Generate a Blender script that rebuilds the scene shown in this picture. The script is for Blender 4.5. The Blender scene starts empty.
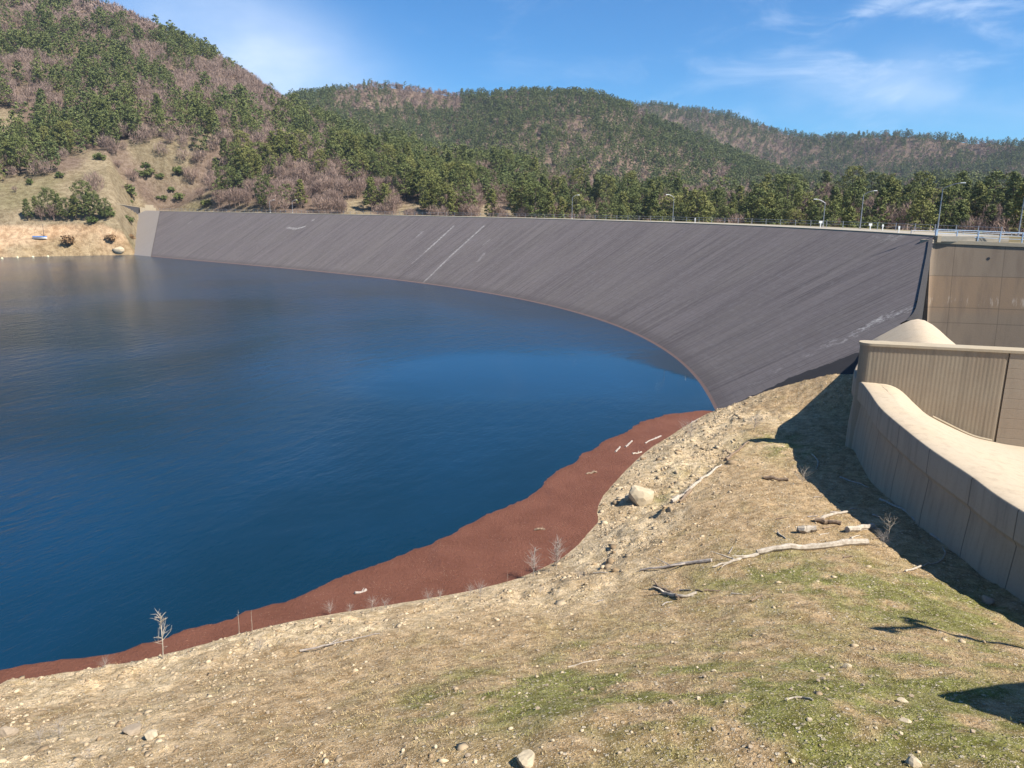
import bpy, math, random
import numpy as np
from mathutils import Vector
rng = np.random.default_rng(11)
random.seed(11)
SC = bpy.context.scene
COL = SC.collection
rad = math.radians
# ------------------------------------------------------------------ camera
F, YH, RO = 745.0, 206.0, rad(.4)          # focal length in pixels, horizon row, roll
PITCH = math.atan((384 - YH) / F)
cam_d = bpy.data.cameras.new('camera'); cam = bpy.data.objects.new('camera', cam_d); COL.objects.link(cam)
cam_d.sensor_width = 36; cam_d.lens = 36 * F / 1024; cam_d.clip_start = .1; cam_d.clip_end = 8000
from mathutils import Matrix
cam.matrix_world = Matrix.Rotation(rad(90) - PITCH, 4, 'X') @ Matrix.Rotation(RO, 4, 'Z')
SC.camera = cam
# ------------------------------------------------------------------ sky and sun
SUN_EL = 50.0; SUN = np.array([.86, -.51, 0]) * math.cos(rad(SUN_EL)); SUN[2] = math.sin(rad(SUN_EL))
SUN /= np.linalg.norm(SUN)
SUN_AZ = math.degrees(math.atan2(SUN[0], SUN[1]))
sd = bpy.data.lights.new('sun', 'SUN'); sd.energy = 5.0; sd.angle = rad(.45); sd.color = (1, .95, .87)
so = bpy.data.objects.new('sun', sd); COL.objects.link(so)
so.rotation_euler = Vector(SUN).to_track_quat('Z', 'Y').to_euler(); so.location = (60, -60, 90)
W = bpy.data.worlds.new('World'); SC.world = W; W.use_nodes = True
SC.view_settings.view_transform = 'Standard'; SC.view_settings.look = 'None'
SC.view_settings.gamma = 1; SC.view_settings.use_curve_mapping = False
SC.view_settings.exposure = .95

# ------------------------------------------------------------------ node helper
class NT:
    def __init__(s, tree): s.t = tree; s.n = tree.nodes; s.n.clear()
    def add(s, typ, **kw):
        nd = s.n.new(typ)
        for k, v in kw.items(): setattr(nd, k, v)
        return nd
    def put(s, sock, v):
        if hasattr(v, 'is_output'): s.t.links.new(v, sock)
        elif isinstance(v, (tuple, list)) and len(v) == 3 and sock.type == 'RGBA': sock.default_value = (*v, 1)
        else: sock.default_value = v
    def math(s, op, a, b=0.0, c=0.0, clamp=False):
        nd = s.add('ShaderNodeMath', operation=op, use_clamp=clamp)
        for i, v in enumerate((a, b, c)): s.put(nd.inputs[i], v)
        return nd.outputs[0]
    def mix(s, f, a, b, mode='MIX'):
        nd = s.add('ShaderNodeMix', data_type='RGBA', blend_type=mode)
        s.put(nd.inputs[0], f); s.put(nd.inputs[6], a); s.put(nd.inputs[7], b)
        return nd.outputs[2]
    def ramp(s, v, lo, hi, a=0.0, b=1.0, smooth=True):
        nd = s.add('ShaderNodeMapRange', interpolation_type='SMOOTHSTEP' if smooth else 'LINEAR')
        for i, x in enumerate((v, lo, hi, a, b)): s.put(nd.inputs[i], x)
        return nd.outputs[0]
    def noise(s, vec, scale, detail=4, rough=.55, dist=0.0):
        nd = s.add('ShaderNodeTexNoise'); s.put(nd.inputs['Vector'], vec)
        nd.inputs['Scale'].default_value = scale; nd.inputs['Detail'].default_value = detail
        nd.inputs['Roughness'].default_value = rough; nd.inputs['Distortion'].default_value = dist
        return nd.outputs[0]
    def vor(s, vec, scale, feature='F1', out='Distance', rnd=1.0):
        nd = s.add('ShaderNodeTexVoronoi', feature=feature); s.put(nd.inputs['Vector'], vec)
        nd.inputs['Scale'].default_value = scale; nd.inputs['Randomness'].default_value = rnd
        return nd.outputs[out]
    def mapping(s, vec, scale=(1, 1, 1), rot=(0, 0, 0), loc=(0, 0, 0)):
        nd = s.add('ShaderNodeMapping'); s.put(nd.inputs[0], vec)
        nd.inputs[1].default_value = loc; nd.inputs[2].default_value = rot; nd.inputs[3].default_value = scale
        return nd.outputs[0]
    def sep(s, vec):
        nd = s.add('ShaderNodeSeparateXYZ'); s.put(nd.inputs[0], vec); return nd.outputs
    def geo(s): return s.add('ShaderNodeNewGeometry').outputs['Position']
    def obj(s): return s.add('ShaderNodeTexCoord').outputs['Object']
    def uv(s): return s.add('ShaderNodeTexCoord').outputs['UV']
    def attr(s, name, out='Color'): return s.add('ShaderNodeAttribute', attribute_name=name).outputs[out]
    def bump(s, h, strength=.5, dist=.1):
        nd = s.add('ShaderNodeBump'); s.put(nd.inputs['Height'], h)
        nd.inputs['Strength'].default_value = strength; nd.inputs['Distance'].default_value = dist
        return nd.outputs[0]
    def surf(s, color, rough=.9, normal=None, spec=.3, ior=None, metal=0.0):
        p = s.add('ShaderNodeBsdfPrincipled'); o = s.add('ShaderNodeOutputMaterial')
        s.put(p.inputs['Base Color'], color); s.put(p.inputs['Roughness'], rough); s.put(p.inputs['Metallic'], metal)
        p.inputs['Specular IOR Level'].default_value = spec
        if ior: p.inputs['IOR'].default_value = ior
        if normal is not None: s.put(p.inputs['Normal'], normal)
        s.t.links.new(p.outputs[0], o.inputs['Surface'])
        return p
def newmat(name):
    m = bpy.data.materials.new(name); m.use_nodes = True
    return m, NT(m.node_tree)

# ---- world: Nishita sky with thin cirrus in fixed sky directions
n = NT(W.node_tree)
sky = n.add('ShaderNodeTexSky', sky_type='NISHITA'); sky.sun_disc = False
sky.sun_elevation = rad(SUN_EL); sky.sun_rotation = rad(SUN_AZ)
sky.altitude = 900; sky.air_density = 1.0; sky.dust_density = .25; sky.ozone_density = 2.2
dirv = n.add('ShaderNodeTexCoord').outputs['Generated']
sx, sy, sz = n.sep(dirv)
az = n.math('ARCTAN2', sx, sy); el = n.math('ARCSINE', sz)
cmb = n.add('ShaderNodeCombineXYZ'); n.put(cmb.inputs[0], az); n.put(cmb.inputs[1], el)
sph = cmb.outputs[0]
def blob(a, e, ra, re, tilt=0.0):
    da = n.math('SUBTRACT', az, rad(a)); de = n.math('SUBTRACT', el, rad(e))
    c, s_ = math.cos(rad(tilt)), math.sin(rad(tilt))
    u = n.math('ADD', n.math('MULTIPLY', da, c), n.math('MULTIPLY', de, s_))
    v = n.math('SUBTRACT', n.math('MULTIPLY', de, c), n.math('MULTIPLY', da, s_))
    r = n.math('ADD', n.math('POWER', n.math('ABSOLUTE', n.math('DIVIDE', u, rad(ra))), 2.0),
               n.math('POWER', n.math('ABSOLUTE', n.math('DIVIDE', v, rad(re))), 2.0))
    return n.math('EXPONENT', n.math('MULTIPLY', r, -1.0))
wisp1 = n.noise(n.mapping(sph, (2.2, 7, 1), (0, 0, rad(-22))), 3.0, 9, .62, .6)
wisp2 = n.noise(n.mapping(sph, (3.0, 10, 1), (0, 0, rad(-28)), (3, 1, 0)), 4.0, 9, .62, .5)
soft = n.noise(n.mapping(sph, (1, 2.2, 1)), 5.0, 6, .5)
b1 = n.math('MULTIPLY', blob(-17, 9.0, 9, 3.6, -24), n.ramp(soft, .25, .75, .45, 1.15))
right = blob(27, 11, 17, 5, 8)
b2 = n.math('MULTIPLY', right, n.ramp(wisp1, .44, .80))
b3 = n.math('MULTIPLY', blob(24.5, 12.6, 6.5, .55, 22), n.ramp(wisp2, .36, .62))
b4 = n.math('MULTIPLY', blob(31, 7.5, 14, 2.0, 0), n.ramp(soft, .38, .7))
b5 = n.math('MULTIPLY', blob(7, 15, 16, 4.0, 10), n.ramp(wisp1, .5, .85))
m = n.math('MULTIPLY', b1, .78)
m = n.math('ADD', m, n.math('MULTIPLY', b2, .5)); m = n.math('ADD', m, n.math('MULTIPLY', b3, .34))
m = n.math('ADD', m, n.math('MULTIPLY', b4, .34)); m = n.math('ADD', m, n.math('MULTIPLY', b5, .22))
m = n.math('MINIMUM', m, .85)
tint = n.mix(1.0, sky.outputs[0], (.42, 1.03, 1.52), 'MULTIPLY')
cl = n.mix(m, tint, (10.5, 11.6, 13.4))
bg = n.add('ShaderNodeBackground'); n.put(bg.inputs[0], cl); bg.inputs[1].default_value = .052
wo = n.add('ShaderNodeOutputWorld'); n.t.links.new(bg.outputs[0], wo.inputs[0])

# ------------------------------------------------------------------ geometry helpers
def ray(x, y):
    x = np.asarray(x, float) - 512; y = np.asarray(y, float) - 384
    c, s = math.cos(RO), math.sin(RO); x, y = (c * x + s * y) / F, (-s * x + c * y) / F
    ca, sa = math.cos(PITCH), math.sin(PITCH)
    return np.stack([x, ca - y * sa, -(y * ca + sa)], -1)
def proj(P):
    P = np.asarray(P, float); ca, sa = math.cos(PITCH), math.sin(PITCH)
    fw = P[..., 1] * ca - P[..., 2] * sa; up = P[..., 1] * sa + P[..., 2] * ca
    x = P[..., 0] / fw * F; y = -up / fw * F
    c, s = math.cos(RO), math.sin(RO)
    return np.stack([c * x - s * y + 512, s * x + c * y + 384], -1)
def onz(x, y, z): r = ray(x, y); return r * (np.asarray(z) / r[..., 2])[..., None] if r.ndim > 1 else r * (z / r[2])
TAB = rng.random((64, 256, 256))
def vn(x, y, k=0):
    x = np.asarray(x, float); y = np.asarray(y, float)
    xi = np.floor(x).astype(int); yi = np.floor(y).astype(int); fx = x - xi; fy = y - yi
    fx = fx * fx * (3 - 2 * fx); fy = fy * fy * (3 - 2 * fy); T = TAB[k % 64]
    a = T[xi % 256, yi % 256]; b = T[(xi + 1) % 256, yi % 256]; c = T[xi % 256, (yi + 1) % 256]; d = T[(xi + 1) % 256, (yi + 1) % 256]
    return (a * (1 - fx) + b * fx) * (1 - fy) + (c * (1 - fx) + d * fx) * fy
def fbm(x, y, scale, octv=4, k=0, gain=.5):
    s = 0; a = 1; t = 0
    for o in range(octv): s = s + a * vn(x * scale * 2 ** o + 7.3 * o, y * scale * 2 ** o + 3.1 * o, k + o); t += a; a *= gain
    return s / t
def sstep(x, a, b): t = np.clip((x - a) / (b - a), 0, 1); return t * t * (3 - 2 * t)

def mesh_np(name, V, faces, mats=None, midx=None, cols=None, uv=None, smooth=False, fcol=None):
    """faces: (n,k) int array or list of such arrays"""
    if not isinstance(faces, list): faces = [faces]
    me = bpy.data.meshes.new(name)
    V = np.asarray(V, np.float32); me.vertices.add(len(V)); me.vertices.foreach_set('co', V.ravel())
    li = np.concatenate([f.ravel() for f in faces]).astype(np.int32)
    tot = np.concatenate([np.full(len(f), f.shape[1], np.int32) for f in faces])
    me.loops.add(len(li)); me.loops.foreach_set('vertex_index', li)
    me.polygons.add(len(tot)); st = np.r_[0, np.cumsum(tot)[:-1]].astype(np.int32)
    me.polygons.foreach_set('loop_start', st); me.polygons.foreach_set('loop_total', tot)
    if smooth: me.polygons.foreach_set('use_smooth', np.ones(len(tot), bool))
    for m_ in (mats or []): me.materials.append(m_)
    if midx is not None: me.polygons.foreach_set('material_index', np.asarray(midx, np.int32))
    me.update(calc_edges=True)
    if cols:
        for an, arr in cols.items():
            a = me.attributes.new(an, 'FLOAT_COLOR', 'POINT')
            c = np.ones((len(V), 4), np.float32); arr = np.asarray(arr)
            c[:, :3] = arr if arr.ndim == 2 else arr[:, None]
            a.data.foreach_set('color', c.ravel())
    if uv is not None:
        l = me.uv_layers.new(name='UVMap'); l.data.foreach_set('uv', np.asarray(uv, np.float32)[li].ravel())
    return me
def link(name, me, parent=None, loc=None):
    o = bpy.data.objects.new(name, me); COL.objects.link(o)
    if parent is not None: o.parent = parent
    if loc is not None: o.location = loc
    return o
def empty(name, loc, rz=0.0, s=1.0):
    o = bpy.data.objects.new(name, None); COL.objects.link(o); o.location = [float(v) for v in loc]; o.rotation_euler = (0, 0, rz)
    o.scale = (s, s, s); o.empty_display_size = .5
    return o
def tag(o, label=None, cat=None, group=None, kind=None):
    if label: o['label'] = label
    if cat: o['category'] = cat
    if group: o['group'] = group
    if kind: o['kind'] = kind
    return o
def grid_faces(nu, nv, wrap_u=False):
    i = np.arange(nu if wrap_u else nu - 1)[:, None]; j = np.arange(nv - 1)[None, :]
    i2 = (i + 1) % nu
    return np.stack([(i * nv + j), (i2 * nv + j), (i2 * nv + j + 1), (i * nv + j + 1)], -1).reshape(-1, 4)
class MB:
    """collects shapes for one mesh"""
    def __init__(s): s.V = []; s.F = []; s.n = 0
    def add(s, V, F):
        V = np.asarray(V, float)
        for f in F: s.F.append([i + s.n for i in f])
        s.V.append(V); s.n += len(V); return s
    def box(s, c, size, rz=0.0, taper=1.0, ax=None):
        x, y, z = np.array(size) / 2
        P = np.array([[sx_ * x * (taper if k else 1), sy_ * y * (taper if k else 1), z if k else -z] for k in (0, 1) for sx_, sy_ in ((-1, -1), (1, -1), (1, 1), (-1, 1))])
        c_, s_ = math.cos(rz), math.sin(rz); P = np.c_[P[:, 0] * c_ - P[:, 1] * s_, P[:, 0] * s_ + P[:, 1] * c_, P[:, 2]] + np.array(c)
        return s.add(P, [(3, 2, 1, 0), (4, 5, 6, 7), (0, 1, 5, 4), (1, 2, 6, 5), (2, 3, 7, 6), (3, 0, 4, 7)])
    def tube(s, pts, r, k=8, cap=True):
        pts = np.asarray(pts, float); m_ = len(pts); r = np.broadcast_to(np.asarray(r, float), (m_,))
        T = np.gradient(pts, axis=0); T /= np.linalg.norm(T, axis=1)[:, None] + 1e-9
        ref = np.array([0, 0, 1.]) if abs(T[:, 2]).mean() < .8 else np.array([1., 0, 0])
        A = np.cross(T, ref); A /= np.linalg.norm(A, axis=1)[:, None] + 1e-9; B = np.cross(T, A)
        th = np.arange(k) * 2 * math.pi / k
        V = pts[:, None] + r[:, None, None] * (A[:, None] * np.cos(th)[None, :, None] + B[:, None] * np.sin(th)[None, :, None])
        Fc = [(i * k + j, i * k + (j + 1) % k, (i + 1) * k + (j + 1) % k, (i + 1) * k + j) for i in range(m_ - 1) for j in range(k)]
        if cap: Fc += [tuple(range(k))[::-1], tuple(range((m_ - 1) * k, m_ * k))]
        return s.add(V.reshape(-1, 3), Fc)
    def sweep(s, path, prof, closed=True, cap=True):
        """path (n,3) left-normal frame; prof (k,2): offset along right normal, height"""
        path = np.asarray(path, float); T = np.gradient(path[:, :2], axis=0); T /= np.linalg.norm(T, axis=1)[:, None]
        N = np.c_[T[:, 1], -T[:, 0]]; prof = np.asarray(prof, float); k = len(prof); m_ = len(path)
        V = np.zeros((m_, k, 3)); V[:, :, :2] = path[:, None, :2] + N[:, None] * prof[None, :, :1]; V[:, :, 2] = path[:, None, 2] + prof[None, :, 1]
        kk = k if closed else k - 1
        Fc = [(i * k + j, i * k + (j + 1) % k, (i + 1) * k + (j + 1) % k, (i + 1) * k + j) for i in range(m_ - 1) for j in range(kk)]
        if cap and closed: Fc += [tuple(range(k))[::-1], tuple(range((m_ - 1) * k, m_ * k))]
        return s.add(V.reshape(-1, 3), Fc)
    def build(s, name, mat, parent=None, smooth=False, loc=None):
        me = bpy.data.meshes.new(name); me.from_pydata(np.concatenate(s.V).tolist(), [], s.F); me.materials.append(mat)
        if smooth:
            me.polygons.foreach_set('use_smooth', np.ones(len(me.polygons), bool))
            if hasattr(me, 'set_sharp_from_angle'): me.set_sharp_from_angle(angle=rad(38))
        import bmesh
        b = bmesh.new(); b.from_mesh(me); bmesh.ops.recalc_face_normals(b, faces=b.faces); b.to_mesh(me); b.free()
        me.update(); return link(name, me, parent, loc)
def resample(P, n_):
    P = np.asarray(P, float); d = np.r_[0, np.cumsum(np.linalg.norm(np.diff(P, axis=0), axis=1))]; t = np.linspace(0, d[-1], n_)
    return np.stack([np.interp(t, d, P[:, i]) for i in range(P.shape[1])], 1)
def spline(P, n_):
    P = np.asarray(P, float); Q = np.vstack([2 * P[0] - P[1], P, 2 * P[-1] - P[-2]]); out = []
    for i in range(1, len(Q) - 2):
        for t in np.linspace(0, 1, 16, endpoint=False):
            a, b, c, d = Q[i - 1:i + 3]
            out.append(.5 * ((2 * b) + (-a + c) * t + (2 * a - 5 * b + 4 * c - d) * t * t + (-a + 3 * b - 3 * c + d) * t ** 3))
    out.append(P[-1]); return resample(np.array(out), n_)

# ------------------------------------------------------------------ materials
def mat_plain(name, col, rough=.7, metal=0.0, var=.25, scale=3.0, spec=.3):
    m_, n = newmat(name); nz = n.noise(n.obj(), scale, 5, .6)
    c = n.mix(nz, tuple(v * (1 - var) for v in col), tuple(min(1, v * (1 + var)) for v in col))
    n.surf(c, rough, n.bump(nz, .25, .02), spec, metal=metal); return m_
def mat_concrete(name, base, dark, warm, streak=.5, joints=None, board=False, bumpd=.02, jy=None):
    m_, n = newmat(name); p = n.geo()
    big = n.noise(p, .35, 5, .6); fine = n.noise(p, 9, 6, .65); tiny = n.noise(p, 45, 3, .6)
    st = n.noise(n.mapping(p, (1.3, 1.3, .10)), 1.6, 5, .65); st2 = n.noise(n.mapping(p, (5, 5, .22)), 1.5, 3, .6)
    c = n.mix(n.ramp(big, .32, .68), base, warm)
    c = n.mix(n.math('MULTIPLY', n.ramp(st, .45, .75), streak), c, dark)
    c = n.mix(n.math('MULTIPLY', n.ramp(st2, .55, .8), streak * .7), c, dark)
    c = n.mix(n.math('MULTIPLY', n.ramp(fine, .5, .75), .35), c, dark)
    c = n.mix(n.math('MULTIPLY', n.ramp(tiny, .35, .65), .16), c, (.42, .37, .29))
    h = n.math('ADD', n.math('MULTIPLY', fine, .6), n.math('MULTIPLY', tiny, .4))
    x, y, z = n.sep(p)
    for q in (jy or []):
        l = n.ramp(n.math('ABSOLUTE', n.math('SUBTRACT', y, q)), .045, .015); c = n.mix(n.math('MULTIPLY', l, .7), c, tuple(v * .4 for v in dark)); h = n.math('SUBTRACT', h, l)
    if board or joints:
        if board:
            f = n.math('ABSOLUTE', n.math('SUBTRACT', n.math('FRACT', n.math('MULTIPLY', z, 1 / board)), .5))
            l = n.ramp(f, .45, .49); c = n.mix(n.math('MULTIPLY', l, .4), c, dark); h = n.math('SUBTRACT', h, n.math('MULTIPLY', l, .6))
        for jz in (joints or []):
            f = n.math('ABSOLUTE', n.math('SUBTRACT', z, jz)); l = n.ramp(f, .07, .02)
            c = n.mix(n.math('MULTIPLY', l, .65), c, tuple(v * .5 for v in dark))
    n.surf(c, .92, n.bump(h, .45, bumpd), .2); return m_
M = {}
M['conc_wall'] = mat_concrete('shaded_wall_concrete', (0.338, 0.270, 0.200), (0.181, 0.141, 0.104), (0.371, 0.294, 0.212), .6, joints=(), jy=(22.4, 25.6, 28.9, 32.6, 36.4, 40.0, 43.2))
M['conc_rib'] = mat_concrete('ribbed_concrete', (0.256, 0.212, 0.152), (0.136, 0.110, 0.079), (0.239, 0.188, 0.132), .55)
M['conc_board'] = mat_concrete('board_marked_concrete', (0.290, 0.243, 0.184), (0.170, 0.136, 0.101), (0.276, 0.219, 0.160), .35, board=.62)
M['conc_pale'] = mat_concrete('pale_worn_concrete', (0.431, 0.349, 0.250), (0.302, 0.238, 0.166), (0.445, 0.353, 0.244), .6)
M['conc_top'] = mat_concrete('coping_concrete', (0.358, 0.301, 0.216), (0.230, 0.189, 0.131), (0.352, 0.284, 0.191), .3)
M['conc_grey'] = mat_concrete('grey_concrete', (.36, .335, .30), (.22, .20, .18), (.36, .32, .27), .4)
def mat_training():
    m_, n = newmat('brown_stained_concrete'); p = n.geo(); x, y, z = n.sep(p)
    big = n.noise(p, .22, 5, .6); fine = n.noise(p, 7, 6, .65)
    st = n.noise(n.mapping(p, (1, 1, .12)), .9, 6, .65)
    zz = n.math('ADD', z, n.math('MULTIPLY', n.math('SUBTRACT', big, .5), 1.6))
    c = n.mix(n.ramp(z, -7.75, -7.65), (.255, .175, .110), (.225, .172, .122))
    c = n.mix(n.ramp(zz, -12.4, -11.2), (.235, .175, .12), c)
    c = n.mix(n.math('MULTIPLY', n.ramp(st, .42, .72), .55), c, (.15, .11, .08))
    c = n.mix(n.math('MULTIPLY', n.ramp(fine, .45, .75), .35), c, (.17, .125, .095))
    pale = n.math('MULTIPLY', n.ramp(n.math('ABSOLUTE', n.math('ADD', z, 10.6)), .75, .1), n.ramp(n.noise(n.mapping(p, (1.2, 1.2, .2)), 1.5, 5, .7), .52, .66))
    c = n.mix(n.math('MULTIPLY', pale, .6), c, (.50, .42, .33))
    for jz in (-7.7, -11.4, -13.2):
        l = n.ramp(n.math('ABSOLUTE', n.math('SUBTRACT', z, jz)), .06, .02); c = n.mix(n.math('MULTIPLY', l, .6), c, (.09, .07, .05))
    for jx in (52.0, 57.2):
        l = n.ramp(n.math('ABSOLUTE', n.math('SUBTRACT', x, jx)), .06, .02); c = n.mix(n.math('MULTIPLY', l, .55), c, (.09, .07, .05))
    n.surf(c, .92, n.bump(fine, .4, .03), .2); return m_
M['training'] = mat_training(); M['seam'] = mat_plain('dark_joint_filler', (.05, .045, .042), .9)
M['steel'] = mat_plain('galvanised_steel', (.30, .31, .33), .55, .5, .12, 4)
M['bluesteel'] = mat_plain('blue_grey_paint', (.30, .40, .52), .5, .1, .18, 3)
M['white'] = mat_plain('weathered_white_paint', (.70, .69, .65), .6, 0, .12, 3)
M['dark'] = mat_plain('hole_shade', (.03, .03, .032), .7)
M['asphalt'] = mat_plain('crest_asphalt', (.30, .265, .21), .9, 0, .3, 2)
M['bluetarp'] = mat_plain('blue_tarpaulin', (.05, .16, .42), .5, 0, .3, 2)
M['orange'] = mat_plain('faded_buoy_plastic', (.65, .58, .35), .5, 0, .2, 2)
def mat_wood(name, a, b):
    m_, n = newmat(name); p = n.obj(); g = n.noise(n.mapping(p, (1, 1, 1)), 6, 6, .7); h = n.noise(p, 40, 4, .6)
    c = n.mix(n.ramp(g, .35, .65), a, b); c = n.mix(n.math('MULTIPLY', n.ramp(h, .5, .7), .4), c, tuple(v * .5 for v in b))
    n.surf(c, .85, n.bump(g, .5, .03), .2); return m_
M['bleached'] = mat_wood('bleached_driftwood', (.47, .41, .33), (.30, .25, .19))
M['brownwood'] = mat_wood('brown_driftwood', (.26, .19, .13), (.15, .105, .07))
M['greywood'] = mat_wood('grey_twigs', (.40, .35, .30), (.26, .22, .19))
M['bark'] = mat_wood('pine_bark', (.13, .10, .08), (.075, .055, .045))
M['stone'] = mat_plain('pale_stone', (.43, .35, .235), .9, 0, .35, 2.5)
M['stone2'] = mat_plain('grey_brown_stone', (.28, .22, .155), .9, 0, .35, 2.5)
def mat_leaf(name, a, b, stuff=False, c3=None):
    m_, n = newmat(name)
    rnd = n.attr('tint', 'Fac') if stuff else n.add('ShaderNodeObjectInfo').outputs['Random']
    f = n.add('ShaderNodeNewGeometry').outputs['Random Per Island']
    c = n.mix(rnd, a, b)
    c = n.mix(n.math('MULTIPLY', f, .5), c, c3 or tuple(v * 1.5 for v in b))
    n.surf(c, .8, None, .15); return m_
PA, PB = (.030, .050, .020), (.080, .098, .030)
M['pine_dark'] = mat_leaf('dark_pine_needles', (.066, .086, .028), (.112, .130, .040), c3=(.185, .190, .060))
M['pine_olive'] = mat_leaf('olive_pine_needles', (.105, .122, .034), (.155, .155, .045), c3=(.23, .215, .07))
M['pine_stuff'] = mat_leaf('forest_pine_needles', (.064, .092, .038), (.138, .150, .046), True, c3=(.185, .195, .062))
M['twig'] = mat_leaf('bare_twigs', (.20, .135, .105), (.29, .20, .155), c3=(.33, .24, .19))
M['twig_stuff'] = mat_leaf('woodland_twigs', (.19, .13, .10), (.29, .205, .165), True, c3=(.31, .23, .185))
M['bush_green'] = mat_leaf('green_bush_leaves', (.060, .085, .022), (.10, .12, .035))
M['bush_brown'] = mat_leaf('brown_bush_leaves', (.20, .12, .06), (.26, .16, .08))
M['drygrass'] = mat_leaf('grass_blades', (.40, .29, .16), (.15, .175, .035), True, c3=(.48, .38, .20))

# ------------------------------------------------------------------ dam axis: the waterline, and the crest one slope width behind it
CX = [-8.34379369e-06, 1.67423734e-03, 6.98797960e-01, -1.28409162e+02]
CY = [-2.07933062e-06, -1.76388901e-04, -5.69307770e-01, 2.69704716e+02]
HC, HW, SL, TR = 3.2, 18.5, 1.9, 262.0
def axis(t):
    t = np.asarray(t, float); tc = np.clip(t, 4, TR)
    x = np.polyval(CX, tc); y = np.polyval(CY, tc); dx = np.polyval(np.polyder(CX), tc); dy = np.polyval(np.polyder(CY), tc)
    l = np.hypot(dx, dy); dx, dy = dx / l, dy / l
    x = x + dx * (t - tc); y = y + dy * (t - tc)
    return np.stack([x, y], -1), np.stack([-dy, dx], -1)
def face_pt(t, d):
    """d = 0 at the waterline, 1 at the crest"""
    P, N = axis(t); w = SL * (HW - HC)
    return np.concatenate([P + N * (d * w)[..., None], (-HW + (HW - HC) * d)[..., None]], -1)
_tt = np.linspace(-700, 330, 5150); _AP, _AN = axis(_tt)
def face_z(x, y):
    x = np.atleast_1d(x).astype(float).ravel(); y = np.atleast_1d(y).astype(float).ravel(); out = np.empty(len(x))
    for i in range(0, len(x), 4000):
        dx = x[i:i + 4000, None] - _AP[None, ::6, 0]; dy = y[i:i + 4000, None] - _AP[None, ::6, 1]
        j = np.argmin(dx * dx + dy * dy, 1); k = np.arange(len(j))
        out[i:i + 4000] = dx[k, j] * _AN[::6][j, 0] + dy[k, j] * _AN[::6][j, 1]
    return -HW + out / SL
# left end of the asphalt: crest seen at column 160, waterline at 151
def t_at(d, col):
    P = proj(face_pt(_tt, np.full(len(_tt), d))); ok = (_tt < 120) & (_tt > -140)
    return float(np.interp(col, P[ok, 0], _tt[ok]))
TL1, TL0 = t_at(1.0, 160), t_at(0.0, 151)
TS1, TS0 = t_at(1.0, 142), t_at(0.0, 138)
TEND = 300.0
exec_later = []

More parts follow.
